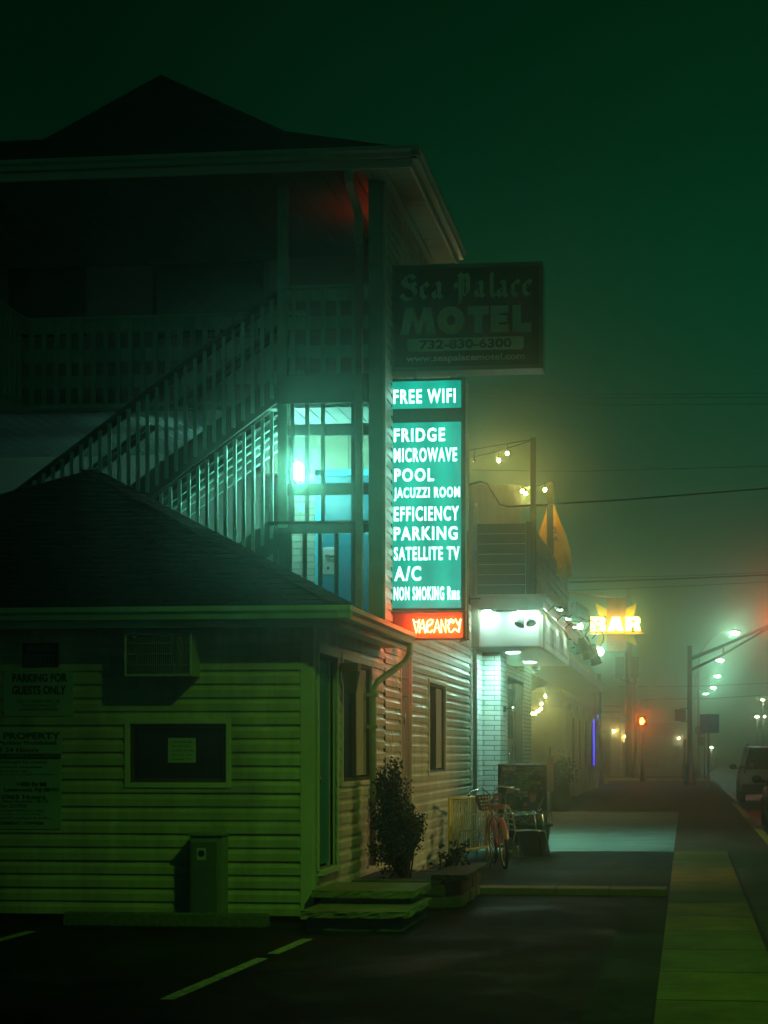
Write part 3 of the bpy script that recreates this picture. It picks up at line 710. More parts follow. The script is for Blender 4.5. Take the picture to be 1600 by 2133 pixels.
# cross gable rising behind the ridge
gx0, gx1 = onY(78, 290, 21.0)[0], onY(602, 268, 21.0)[0]; gp, gz = onY(335, 155, 21.0)
gb = rz_ - .35
mb.prism([(gx0 - .3, gb - .1), (gx1 + .55, gb - .1), (gx1, rz_), (gp, gz), (gx0, rz_)], (0, 21.0, 0), (1, 0, 0), (0, 0, 1), -7)
mb.build("roof", M_SHIN, motel)
sf = MB()
for i in range(21): sf.box(xa - .25 if i else xa, ex - .06, ey + .05 + i * .19, ey + .05 + i * .19 + .178, 8.19, 8.205)
for i in range(56): sf.box(-14 + i * .19, -14 + i * .19 + .178, ey + .05, YM + 3.25, 8.165, 8.18)
sf.build("soffit", mat("soffit_board", (.17, .40, .27), rough=.5, var=.15), motel)  # green light put into the soffit board colour
MB().box(-14, ex - .02, ey + .02, ey + .05, 8.13, 8.32).box(ex - .05, ex - .02, ey + .05, ey + 4, 8.13, 8.32).build("fascia", M_WHT, motel)
gutter('front', ey + .02, -14, ex + .08, 8.34).build("gutter", M_GUT, motel)
gutter('side', ex - .02, ey - .08, ey + 4, 8.34).build("gutter", M_GUT, motel)
MB().bar((xb - .30, ey + .08, 8.25), (xb - .30, ey + .08, 8.0), .09, .07, (0, 1, 0)).bar((xb - .30, ey + .08, 8.02), (xb - .27, YM - .06, 7.78), .09, .07, (0, 1, 0)).bar((xb - .27, YM - .06, 7.8), (xb - .27, YM - .06, 7.45), .09, .07, (0, 1, 0)).build("downspout", M_GUT, motel, .006)
MB().box(xb - .31, xb - .23, YM - .075, YM - .0, 3.0, 7.45).build("downspout", mat("dull_downspout", (.4,) * 3), motel, .006)
# lower soffit over the side walk of the second level, seen between the two signs
lo = MB()
for i in range(12): lo.box(XW + .01, -3.05, 20.9 + i * .19, 20.9 + i * .19 + .178, 6.30, 6.32)
lo.box(XW, -3.03, 20.85, 23.2, 6.32, 6.42); lo.build("side_balcony", M_WHT, motel)
# porch structure at the stair end: post, screens of boards and uprights
def rowz(y, Y): return onY(690, y, Y)[1]
x0, x1 = onY(592, 700, YM)[0], xa
px0 = onY(578, 700, YM)[0]
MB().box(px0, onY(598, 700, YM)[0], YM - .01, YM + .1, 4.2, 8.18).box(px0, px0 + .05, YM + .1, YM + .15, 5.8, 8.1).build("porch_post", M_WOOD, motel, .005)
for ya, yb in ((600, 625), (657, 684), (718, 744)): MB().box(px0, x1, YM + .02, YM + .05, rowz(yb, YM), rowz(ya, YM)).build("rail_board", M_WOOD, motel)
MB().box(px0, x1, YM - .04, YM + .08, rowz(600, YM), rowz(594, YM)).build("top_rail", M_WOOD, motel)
def uprights(cs, ya, yb, w=.045, Y=YM, m=M_WOOD, name="baluster"):
    for cpx in cs:
        u = onY(cpx, 900, Y)[0]
        MB().box(u - w / 2, u + w / 2, Y - .02, Y + .019, rowz(yb, Y), rowz(ya, Y)).build(name, m, motel)
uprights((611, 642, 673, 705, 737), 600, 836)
MB().box(px0, x1, YM + .0, YM + 1.8, rowz(836, YM), rowz(790, YM)).box(px0, x1, YM - .035, YM, rowz(840, YM), rowz(780, YM)).build("gallery_floor", M_WDRK, motel)
for ya, yb in ((882, 906), (1006, 1030), (1091.5, 1110)): MB().box(px0, x1, YM + .02, YM + .05, rowz(yb, YM), rowz(ya, YM)).build("rail_board", M_WDRK, motel)
MB().box(px0 - .1, x1, YM - .03, YM + .08, rowz(1091, YM), rowz(1085, YM)).build("top_rail", M_WDRK, motel)
uprights((609, 640, 673, 736), 836, 1091, .042, YM, M_WDRK)
uprights((574, 604, 635, 667, 701, 736), 1110, 1290, .045, YM, M_WDRK)
MB().box(px0, onY(598, 900, YM)[0], YM + .06, YM + .15, 2.9, rowz(836, YM)).build("porch_post", M_WDRK, motel)
# walls and floor of the second level behind the screen
YB = 21.3
bw = MB()
wl, wr = onY(586, 900, YB)[0], onY(657, 900, YB)[0]
MB().box(wl, wr, YB, YB + .15, 2.9, 5.12).build("brick_wall", brickmat("cream_painted_brick", (.40, .40, .34), (.36, .36, .31), (.24, .24, .21), .36, .085, .008, .6, .05), motel)
MB().box(wl - .2, XW - .13, YB + .005, YB + .15, 5.12, 5.62).box(wr, wr + .02, YB + .012, YB + .15, 2.9, 5.12).build("upper_panel", mat("cream_panel", (.22, .24, .17), rough=.6, var=.1), motel)
MB().box(wr + .42, wr + .43, YB + .001, YB + .005, 5.12, 5.6).build("panel_joint", M_WDRK, motel)
dl = MB().box(wr + .08, XW - .14, YB + .03, YB + .08, 3.0, 5.08).build("blue_door", M_DBLU, motel)
fr = MB().box(wr, wr + .08, YB - .02, YB + .1, 2.9, 5.16).box(wr, XW - .13, YB - .02, YB + .1, 5.08, 5.16).build("door_frame", mat("bright_blue_trim", (.04, .40, .55), rough=.4, var=.05), dl)
hx, hz = onY(683, 1160, YB)
MB().box(hx - .07, hx + .10, YB + .018, YB + .03, hz - .22, hz + .12).build("lock_plate", M_STL, dl, .005)
MB().bar((hx - .03, YB - .03, hz), (hx + .09, YB - .03, hz), .02, .025).lathe([(.03, 0), (.03, .03)], (hx, YB + .018, hz), (0, -1, 0), 12).lathe([(.018, 0), (.018, .012)], (hx, YB + .018, hz - .14), (0, -1, 0), 12).build("handle", M_CHR, dl)
# ribbed ceiling under the third level
cl = MB(); u = -14.0
while u < XW - .2:
    cl.box(u, u + .16, YM + .1, 22.5, 5.60, 5.62); u += .175
cl.box(-14, XW - .13, YM + .1, 22.5, 5.63, 5.66)
cl.build("ribbed_ceiling", mat("white_ribbed_metal", (.27, .32, .31), rough=.4, var=.15), motel)
# back gallery of the third level with its slatted railing, and dark walls behind
YG = 20.9
gl, gr = onY(52, 760, YG)[0], px0
def rz(y): return onY(300, y, YG)[1]
gb_ = MB()
for ya, yb in ((664, 690), (724, 752), (780, 806), (838, 890)): gb_.box(gl, gr, YG, YG + .03, rz(yb), rz(ya))
gb_.box(gl, gr, YG - .05, YG + .08, rz(664), rz(658))
# return of the gallery at the far left, running towards the street
for ya, yb in ((664, 690), (724, 752), (780, 806), (838, 890)): gb_.box(gl - .03, gl, YM - 1.2, YG, rz(yb), rz(ya))
gb_.box(gl - .08, gl + .05, YM - 1.2, YG, rz(664), rz(658))
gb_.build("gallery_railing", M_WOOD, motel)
gu = MB(); u = gl + .1
while u < gr:
    gu.box(u - .03, u + .03, YG - .03, YG - .001, rz(840), rz(664)); u += .16
v = YM - 1.2
while v < YG - .1:
    gu.box(gl + .001, gl + .03, v - .03, v + .03, rz(840), rz(664)); v += .16
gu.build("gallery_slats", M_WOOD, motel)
MB().box(-14, gl - .03, YM - 1.1, 22.5, 5.68, 5.85).box(gl - .03, gr, YG + .031, 22.5, 5.68, 5.85).build("gallery_floor", M_WDRK, motel)
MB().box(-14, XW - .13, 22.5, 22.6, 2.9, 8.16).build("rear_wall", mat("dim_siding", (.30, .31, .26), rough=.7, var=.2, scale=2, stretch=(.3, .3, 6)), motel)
for (pa, pb, ya, yb) in ((320, 560, 545, 700), (20, 180, 540, 700)):
    a, z1_ = onY(pa, ya, 22.5); b, z0_ = onY(pb, yb, 22.5)
    wnd = MB().box(a, b, 22.46, 22.5, z0_, z1_).build("window", M_WDRK, motel); MB().box(a + .06, b - .06, 22.45, 22.46, z0_ + .06, z1_ - .06).build("pane", M_GLASS, wnd)
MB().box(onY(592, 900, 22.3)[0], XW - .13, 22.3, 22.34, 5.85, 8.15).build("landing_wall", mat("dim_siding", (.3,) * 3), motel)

# ------------------------------------------------------------------ wooden outdoor staircases
def flight(name, label, A, B, Y0, width, posts, bal_step, extra=(), low=1.0, m=M_WDRK, light_m=M_WOOD):
    """handrail runs from A to B (x,z) at Y0; stringers `low` metres under it"""
    t = thing(name, label, "staircase", ((A[0] + B[0]) / 2, Y0 + width / 2, 0), None)
    a, b = Vector((A[0], Y0, A[1])), Vector((B[0], Y0, B[1])); dn = Vector((0, 0, -1)); dy = Vector((0, width, 0))
    for k, o in enumerate((Vector((0, 0, 0)), dy)):
        MB().bar(a + o, b + o, .09, .05).bar(a + o + dn * .06, b + o + dn * .06, .035, .08).build("handrail", m, t)
        MB().bar(a + o + dn * (low + .1), b + o + dn * (low + .1), .045, .26).build("stringer", m, t)
    L = b.x - a.x; n = int(L / bal_step)
    for i in range(n + 1):
        u = a.x + L * (i + .5) / (n + 1); z = a.z + (b.z - a.z) * (u - a.x) / L
        MB().box(u - .021, u + .021, Y0 - .045, Y0 - .018, z - low - .18, z - .03).build("baluster", light_m, t)
    tr = MB(); n = int((b.z - a.z) / .19)
    for i in range(n):
        u = a.x + L * i / n; z = a.z + (b.z - a.z) * (i + .5) / n - low
        tr.box(u, u + L / n + .03, Y0 + .025, Y0 + width - .025, z - .04, z)
    tr.build("tread", mat("black_stain_wood", (.012, .018, .014), rough=.8, var=.3), t)
    for e in extra: MB().bar(a + dy + dn * e, b + dy + dn * e, .03, .022).build("cross_rail", light_m, t)
    return t
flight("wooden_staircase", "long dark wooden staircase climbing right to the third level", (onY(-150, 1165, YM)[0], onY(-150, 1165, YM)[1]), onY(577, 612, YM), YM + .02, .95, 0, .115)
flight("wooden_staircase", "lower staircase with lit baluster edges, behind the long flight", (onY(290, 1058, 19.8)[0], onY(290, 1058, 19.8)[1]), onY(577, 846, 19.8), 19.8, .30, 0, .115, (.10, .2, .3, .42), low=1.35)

# stair lamp on the brick wall: lit jelly-jar lamp
YL = 20.3
lx, lz = onY(622, 982, YL)
lamp = thing("porch_lamp", "glowing white lamp on an arm behind the porch rails before the blue door", "lamp", (lx, YL, lz))
MB().bar((px0 + .06, YM + .16, lz - .14), (px0 + .06, YL, lz - .14), .03, .03).bar((px0 + .045, YL, lz - .14), (lx, YL, lz - .14), .03, .03).lathe([(.05, -.15), (.06, -.145), (.06, -.11)], (lx, YL, lz), (0, 0, 1), 14).build("bracket", M_WHT, lamp)
MB().lathe([(.045, -.11), (.06, -.09), (.062, .04), (.045, .09), (.01, .105)], (lx, YL, lz), (0, 0, 1), 14).build("glowing_globe", emit("stair_lamp_glow", (.32, 1.0, .82), 480), lamp)
tag(MB().box(onY(620, 1045, YB)[0], onY(634, 1045, YB)[0], YB - .012, YB - .001, onY(627, 1066, YB)[1], onY(627, 1048, YB)[1]).build("room_number_plate", mat("blue_plate", (.25, .4, .5), var=.1)), "small pale plate on the white brick under the stair lamp", "sign")
# added red lamp, hidden by the corner board, reddens the porch ceiling
rxx, rzz = onY(786, 480, YM + 1.0)
red_lamp = thing("added_red_lamp", "added small red lamp hidden under the top porch ceiling behind the corner post", "lamp", (rxx, YM + 1.0, 7.7))
MB().box(rxx - .015, rxx + .015, YM + 1.10, YM + 1.13, 7.66, 8.165).lathe([(.03, -.12), (.13, -.02), (.14, .02), (.12, -.01), (.02, -.10)], (rxx, YM + 1.0, 7.78), (0, 0, 1), 16).bar((rxx, YM + 1.0, 7.66), (rxx, YM + 1.12, 7.66), .03, .03).build("bracket", M_BLK, red_lamp)  # dish below the added bulb keeps its red off the walls
MB().ball((rxx, YM + 1.0, 7.75), .035).build("red_globe", emit("added_red_glow", (1, .03, .01), 90), red_lamp)

# ================================================================== SIGNS ON THE MOTEL
YS = 20.0
M_CAB = mat("sign_cabinet", (.30, .48, .40), rough=.4, var=.25, scale=4, metal=.2)
M_DKP = mat("unlit_blue_panel", (.02, .075, .055), rough=.35, var=.15)
M_PLE = mat("unlit_pale_letter", (.58, .92, .76), rough=.5, var=.08)
x0, z1 = onY(814, 555, YS); x1, z0 = onY(1131, 767, YS)
ms = thing("motel_sign", "unlit dark Sea Palace MOTEL sign box projecting from the upper wall", "sign", ((x0 + x1) / 2, YS + .15, z0))
MB().box(x0, x1, YS, YS + .34, z0, z1).build("cabinet", M_CAB, ms, .012)
fw = .045
f_ = MB().box(x0, x1, YS - .022, YS, z1 - fw, z1).box(x0, x1, YS - .022, YS, z0, z0 + fw).box(x0, x0 + fw, YS - .022, YS, z0 + fw, z1 - fw).box(x1 - fw, x1, YS - .022, YS, z0 + fw, z1 - fw)
f_.build("frame", mat("dark_frame", (.12, .28, .2), rough=.4, var=.2), ms)
face = MB().box(x0 + fw, x1 - fw, YS - .006, YS, z0 + fw, z1 - fw).build("face", M_DKP, ms)
Yp = YS - .0062
def rect(a, b, c_, d, Y=Yp): return (onY(a, b, Y)[0], onY(c_, d, Y)[0], onY((a + c_) / 2, d, Y)[1], onY((a + c_) / 2, b, Y)[1])
# blackletter by broad-nib strokes
def nibs(name, letters, rc, m, parent, d, asp):
    u0, u1, zb, zt = rc; H = zt - zb; off = 0; mb = MB()
    tot = sum(w for w, _ in letters); k = 0
    for w, strokes in letters:
        for s in strokes:
            pw = s[0]; pts = s[1:]
            nb = Vector((math.cos(R(38)), 0, math.sin(R(38)))) * pw
            for a, b in zip(pts, pts[1:]):
                k += 1; e = .0015 + .00015 * (k % 9)
                A = Vector((u0 + (off + a[0]) / tot * (u1 - u0), d, zb + a[1] * H)); B = Vector((u0 + (off + b[0]) / tot * (u1 - u0), d, zb + b[1] * H))
                q = [A - nb, A + nb, B + nb, B - nb]
                vs = [(v.x, d - e, v.z) for v in q] + [(v.x, d, v.z) for v in q]
                mb.add(vs, [(0, 1, 2, 3), (7, 6, 5, 4), (0, 4, 5, 1), (1, 5, 6, 2), (2, 6, 7, 3), (3, 7, 4, 0)])
        off += w
    return mb.build(name, m, parent)
W_, T_ = .030, .013
bS = (.86, [(W_, (.66, .86), (.5, .97), (.30, .95), (.18, .84), (.16, .74), (.3, .64), (.58, .56), (.7, .46), (.7, .34), (.54, .22), (.34, .2)), (W_, (.08, .36), (.2, .26), (.36, .18)), (T_, (.30, .94), (.34, .6)), (T_, (.16, .68), (.55, .70)), (T_, (.66, .86), (.74, .95)), (W_, (.62, .74), (.70, .62))])
be = (.52, [(W_, (.12, .62), (.12, .34), (.28, .22)), (W_, (.14, .64), (.3, .72)), (W_, (.27, .72), (.38, .6)), (.02, (.37, .60), (.14, .42)), (T_, (.28, .22), (.42, .34))])
ba = (.62, [(W_, (.14, .66), (.28, .72), (.36, .64), (.36, .3), (.48, .22)), (W_, (.12, .44), (.12, .32), (.22, .22)), (T_, (.12, .44), (.36, .52)), (T_, (.22, .24), (.36, .34))])
bP = (.92, [(W_, (.36, .92), (.36, .12), (.28, .02)), (W_, (.16, .88), (.30, .97), (.5, .88), (.62, .98)), (W_, (.60, .95), (.70, .82), (.70, .40), (.54, .26)), (W_, (.16, .70), (.16, .6), (.22, .52)), (T_, (.50, .9), (.50, .3)), (T_, (.36, .36), (.60, .28)), (T_, (.28, .02), (.46, .08)), (T_, (.40, .62), (.66, .66))])
bl = (.36, [(W_, (.18, .96), (.18, .32), (.30, .22)), (T_, (.10, .9), (.2, 1.0))])
bc = (.50, [(W_, (.12, .62), (.12, .34), (.28, .22)), (W_, (.14, .64), (.26, .72), (.38, .62)), (T_, (.28, .22), (.40, .32))])
nibs("blackletter_name", [bS, be, ba, (.30, []), bP, ba, bl, ba, bc, be], rect(832, 568, 1112, 634), M_PLE, ms, Yp, 1)
# heavy geometric MOTEL
def poly_text(name, letters, rc, m, parent, d, th=.003):
    u0, u1, zb, zt = rc; tot = max(w0 + max(p[0] for pl in L for p in pl) for w0, L in letters); mb = MB()
    for o_, L in letters:
        for pl in L: mb.prism([(p[0] + o_, p[1]) for p in pl], (u0, d, zb), ((u1 - u0) / tot, 0, 0), (0, 0, zt - zb), th)
    return mb.build(name, m, parent)
def ring_polys(cx, cy, ro, ri, n=24):
    out = []
    for i in range(n):
        a, b = 2 * math.pi * i / n, 2 * math.pi * (i + 1) / n
        out.append([(cx + ro[0] * math.cos(a), cy + ro[1] * math.sin(a)), (cx + ro[0] * math.cos(b), cy + ro[1] * math.sin(b)), (cx + ri[0] * math.cos(b), cy + ri[1] * math.sin(b)), (cx + ri[0] * math.cos(a), cy + ri[1] * math.sin(a))])
    return out
LM = [[(0, 0), (.34, 0), (.5, .62), (.42, 1), (.2, 1)], [(.5, .62), (.42, 1), (.64, .0), (.76, .0)], [(.64, 0), (.76, 0), (.98, 1), (.90, 1)], [(.9, .62), (.98, 1), (1.22, 1), (1.4, 0), (1.06, 0)], [(.34, 0), (.42, 1), (.20, 1)]]
LM = [[(0, 0), (.33, 0), (.47, .60), (.64, 0), (.80, 0), (.97, .60), (1.06, 0), (1.40, 0), (1.22, 1), (.92, 1), (.72, .40), (.50, 1), (.20, 1)]]
LO = ring_polys(.52, .5, (.54, .52), (.17, .18))
LT = [[(.26, 0), (.58, 0), (.58, .68), (.84, .68), (.84, 1), (0, 1), (0, .68), (.26, .68)]]
LE = [[(0, 0), (.70, 0), (.70, .29), (.33, .29), (.33, .37), (.64, .37), (.64, .63), (.33, .63), (.33, .71), (.70, .71), (.70, 1), (0, 1)]]
LL = [[(0, 0), (.74, 0), (.74, .33), (.33, .33), (.33, 1), (0, 1)]]
poly_text("motel_lettering", [(0, LM), (1.47, LO), (2.64, LT), (3.55, LE), (4.40, LL)], rect(834, 638, 1107, 694), M_PLE, ms, Yp)
r_ = rect(848, 703, 1091, 730); ch = .022
pill = MB().prism([(r_[0] + ch, r_[2]), (r_[1] - ch, r_[2]), (r_[1], r_[2] + ch), (r_[1], r_[3] - ch), (r_[1] - ch, r_[3]), (r_[0] + ch, r_[3]), (r_[0], r_[3] - ch), (r_[0], r_[2] + ch)], (0, Yp, 0), (1, 0, 0), (0, 0, 1), .002).build("phone_number_plate", M_PLE, ms)
words("phone_number", "732-830-6300", mat("dark_teal_ink", (.02, .05, .045), var=0), pill, rect(874, 706, 1066, 726), 'front', Yp - .002, .035, .0015)
words("web_address", "www.seapalacemotel.com", M_PLE, ms, rect(846, 737, 1093, 755), 'front', Yp, .022, .0015)
MB().box(x0 + .25, x0 + .29, YS + .14, YS + .18, z0 - .12, z0).box(x0 + .74, x0 + .76, YS + .14, YS + .17, z0 - .12, z0).build("hanger", M_CAB, ms)

x0, z1 = onY(814, 791, YS); x1, z0 = onY(970, 1271, YS)
am = thing("amenity_sign", "tall glowing teal sign listing FREE WIFI, POOL and other amenities", "sign", ((x0 + x1) / 2, YS + .12, z0))
MB().box(x0, x1, YS, YS + .30, z0, z1).build("cabinet", M_CAB, am, .01)
fb = .030; zb0, zb1 = onY(890, 880, YS)[1], onY(890, 851, YS)[1]; zmid = onY(890, 1124, YS)[1]
fr_ = MB().box(x0, x1, YS - .03, YS, z1 - .028, z1).box(x0, x1, YS - .03, YS, z0, z0 + .028).box(x0, x0 + .022, YS - .03, YS, z0 + .028, z1 - .028).box(x1 - .05, x1, YS - .03, YS, z0 + .028, z1 - .028)
fr_.build("frame", mat("teal_black_frame", (.03, .07, .06), rough=.35, var=.2), am)
xl, xr = x0 + .022, x1 - .05
M_TEAL = emit("lit_teal_panel", (.0, .46, .33), 1.05, .22, 2.2, (1, 1, .6))
_n = M_TEAL.node_tree; _e = [q for q in _n.nodes if q.type == 'EMISSION'][0]; _src = _e.inputs[1].links[0].from_socket       # two fluorescent tubes stand behind the plastic
_t = _n.nodes.new("ShaderNodeTexCoord"); _x = _n.nodes.new("ShaderNodeSeparateXYZ"); _n.links.new(_t.outputs["Object"], _x.inputs[0])
_s = _n.nodes.new("ShaderNodeMath"); _s.operation = 'MULTIPLY'; _s.inputs[1].default_value = 2 * math.pi / .36; _n.links.new(_x.outputs[0], _s.inputs[0])
_c = _n.nodes.new("ShaderNodeMath"); _c.operation = 'COSINE'; _n.links.new(_s.outputs[0], _c.inputs[0])
_m = _n.nodes.new("ShaderNodeMath"); _m.operation = 'MULTIPLY_ADD'; _m.inputs[1].default_value = -.16; _m.inputs[2].default_value = .96; _n.links.new(_c.outputs[0], _m.inputs[0])
_k = _n.nodes.new("ShaderNodeMath"); _k.operation = 'MULTIPLY'; _n.links.new(_src, _k.inputs[0]); _n.links.new(_m.outputs[0], _k.inputs[1]); _n.links.new(_k.outputs[0], _e.inputs[1])
MB().box(xl, xr, YS - .010, YS, zb1, z1 - .028).build("lit_panel", M_TEAL, am)
MB().box(xl, xr, YS - .010, YS, zmid + .002, zb0).build("lit_panel", M_TEAL, am)
MB().box(xl, xr, YS - .010, YS, z0 + .028, zmid - .002).build("lit_panel", M_TEAL, am)
dkp = MB().box(xl, xr, YS - .010, YS, zb0, zb1).build("dark_panel", mat("dark_teal_panel", (.02, .09, .075), rough=.4, var=.2), am, 0)
Yp = YS - .0102
words("lettering", "BEACH BADGE", mat("dim_letter", (.035, .12, .095), var=.1), dkp, rect(821, 857, 954, 876), 'front', Yp, .018, .0015, 0, 1.2)
M_LIT = emit("lit_white_letter", (.46, 1.0, .88), 5.0)
for s, a, b, c_, d_ in (("FREE WIFI", 820, 811, 949, 840), ("FRIDGE", 821, 892, 927, 920), ("MICROWAVE", 821, 933, 952, 962), ("POOL", 822, 976, 904, 1003), ("JACUZZI ROOM", 821, 1015, 958, 1043), ("EFFICIENCY", 821, 1055, 956, 1085), ("PARKING", 821, 1097, 953, 1125), ("SATELLITE TV", 821, 1139, 957, 1167), ("A/C", 822, 1180, 877, 1210), ("NON SMOKING Rms", 821, 1222, 957, 1250)):
    words("lettering", s, M_LIT, am, rect(a, b, c_, d_), 'front', Yp, .020, .003, 0, 1.2)

# the amenity box glows on its far side as well
for a_, b_ in ((zb1, z1 - .028), (zmid + .002, zb0), (z0 + .028, zmid - .002)): MB().box(x0 + .03, x1 - .03, YS + .30, YS + .31, a_, b_).build("lit_panel", M_TEAL, am)
for s, a, b, c_, d_ in (("FREE WIFI", 820, 811, 949, 840), ("FRIDGE", 821, 892, 927, 920), ("MICROWAVE", 821, 933, 952, 962), ("POOL", 822, 976, 904, 1003), ("JACUZZI ROOM", 821, 1015, 958, 1043), ("EFFICIENCY", 821, 1055, 956, 1085), ("PARKING", 821, 1097, 953, 1125), ("SATELLITE TV", 821, 1139, 957, 1167), ("A/C", 822, 1180, 877, 1210), ("NON SMOKING Rms", 821, 1222, 957, 1250)):
    words("lettering", s, M_LIT, am, rect(a, b, c_, d_), 'back', YS + .3102, .020, .003, 0, 1.2)

# red neon box under it
x0, z1 = onY(814, 1274, YS); x1, z0 = onY(971, 1330, YS)
nb = thing("neon_sign", "red neon VACANCY sign box with the word NO unlit", "sign", ((x0 + x1) / 2, YS + .12, z0))
MB().box(x0, x1, YS, YS + .30, z0, z1).box(x0, x1, YS - .02, YS, z0, z0 + .02).box(x0, x1, YS - .05, YS, z1 - .03, z1).box(x0, x0 + .02, YS - .02, YS, z0 + .02, z1 - .03).box(x1 - .045, x1, YS - .05, YS, z0 + .02, z1 - .03).build("cabinet", mat("rusty_red_cabinet", (.40, .13, .07), rough=.5, var=.3), nb, .005)
MB().box(x0 + .02, x1 - .045, YS - .006, YS, z0 + .02, z1 - .03).build("back_panel", mat("red_back_panel", (.65, .10, .05), rough=.5, var=.12), nb)
def neon(name, strokes, rc, m, r=.0042, d=YS - .045):
    u0, u1, zb, zt = rc; mb = MB()
    for s in strokes: mb.tube([(u0 + p[0] * (u1 - u0), d + (p[2] if len(p) > 2 else 0), zb + p[1] * (zt - zb)) for p in s], r, 6)
    return mb.build(name, m, nb)
VAC = [[(.0, 1), (.065, .02), (.13, .98)], [(.03, .80), (.115, .82)],
       [(.13, .02), (.135, .45), (.20, .96), (.25, .02)], [(.15, .34), (.22, .36)],
       [(.25, .05), (.30, .45), (.40, .72), (.41, .9), (.36, .98), (.30, .85), (.275, .5), (.30, .12), (.35, .04), (.41, .22)],
       [(.43, .02), (.50, .97), (.56, .03)], [(.455, .36), (.53, .38)],
       [(.585, .02), (.58, .97), (.68, .03), (.675, .97), (.74, .80)],
       [(.72, .85), (.79, .97), (.85, .86), (.84, .74), (.76, .80), (.72, .5), (.75, .1), (.80, .04), (.86, .3), (.93, .12)],
       [(.88, .98), (.93, .58), (.985, .98)], [(.985, .98), (.945, .05)]]
neon("lit_tube", VAC, rect(862, 1290, 962, 1319), emit("neon_red_lit", (1.0, .12, .03), 150))
NO_ = [[(.0, .02), (.02, .98), (.38, .02), (.40, .98)], [(.75, .98), (.58, .8), (.55, .3), (.7, .02), (.9, .1), (1, .5), (.92, .88), (.75, .98)]]
neon("unlit_tube", NO_, rect(820, 1291, 850, 1318), mat("unlit_glass_tube", (.45, .22, .15), rough=.2, var=0, spec=.7))
# the box is double sided: the same tubes face up the street
MB().box(x0 + .02, x1 - .02, YS + .30, YS + .306, z0 + .02, z1 - .03).build("back_panel", mat("red_back_panel", (.65,) * 3), nb)
_u = rect(862, 1290, 962, 1319, YS + .35)
neon("lit_tube", [[(1 - p[0], p[1]) for p in s] for s in VAC], _u, emit("neon_red_lit", (1,) * 3, 1), .0042, YS + .345)
# conduit down the outer edge of the sign boxes
cnd = MB().tube([(x1 + .012, YS + .06, 4.2), (x1 + .012, YS + .06, z0 + .02), (x1 + .012, YS + .16, z0 + .0), (x1 - .1, YS + .2, z0 - .02)], .011, 8)
for i in range(3): cnd.ball((x1 + .012, YS + .06, z0 + .06 + i * .12), .017)
tag(cnd.build("conduit", mat("copper_pipe", (.5, .3, .12), rough=.3, metal=.8, var=.2)), "thin metal conduit along the outer edge of the neon box", "pipe")
# ================================================================== WHITE BRICK VENUE NEXT DOOR
M_GLOWW = emit("cool_white_lamp", (.62, 1.0, .86), 42)
M_FASC = mat("white_render", (.74, .76, .74), rough=.6, var=.1, scale=2)
M_RBWN = mat("reddish_wood_frame", (.22, .09, .06), rough=.5, var=.25)
M_CEDAR = mat("weathered_cedar", (.46, .30, .10), rough=.8, var=.4, scale=3, stretch=(1, .25, 1), bump=.3, bscale=30)
M_GREYB = mat("grey_stained_board", (.055, .07, .058), rough=.8, var=.3, scale=3, stretch=(.4, 1, 1))
XF = -3.45
ven = thing("brick_venue", "white painted brick venue with projecting lit canopy beyond the motel", "building", (-5, 33, 0))
yd0 = onX(1057, 1500, XF)[0]; yd1 = onX(1091, 1500, XF)[0]
MB().box(-9, XF, 27.42, 29.2, 0, 3.27).box(-9, XF, yd1, 38.2, 0, 4.1).box(-9, XF - .4, 29.2, yd1, 0, 4.1).box(XF - .4, XF, 29.2, yd1, 3.05, 3.27).box(XF - .4, XF, 29.9, yd0, 0, 3.05).build("brick_wall", M_WBRK, ven)
MB().box(XF, -3.14, 28.9, 29.9, 0, 3.27).build("brick_pilaster", M_WBRK, ven)
MB().box(-9, -3.30, 27.41, 38.2, 4.05, 4.12).build("flat_roof", M_SHIN, ven)
# doorway
dr = MB().box(XF - .12, XF - .06, yd0 + .1, (yd0 + yd1) / 2 + .1, .05, 2.85).build("door", mat("dark_green_door", (.03, .07, .065), rough=.35, var=.1), ven)
a, b = yd0 + .25, (yd0 + yd1) / 2 - .05
MB().box(XF - .06, XF - .03, a, a + .14, .9, 2.8).box(XF - .06, XF - .03, b - .14, b, .9, 2.8).box(XF - .06, XF - .03, a, b, 2.7, 2.8).box(XF - .06, XF - .03, a, b, 1.72, 1.85).build("frame", M_RBWN, dr)
MB().box(XF - .057, XF - .05, a + .14, b - .14, .95, 2.7).build("pane", M_GLASS, dr)
MB().tube([(XF + .0, a - .08, .85), (XF + .05, a - .08, .95), (XF + .05, a - .08, 1.5), (XF + 0, a - .08, 1.6)], .014, 8).build("handle", M_CHR, dr)
MB().box(XF - .1, XF - .02, (yd0 + yd1) / 2 + .1, yd1, .05, 3.0).build("side_panel", mat("dark_green_door", (.03,) * 3), ven)
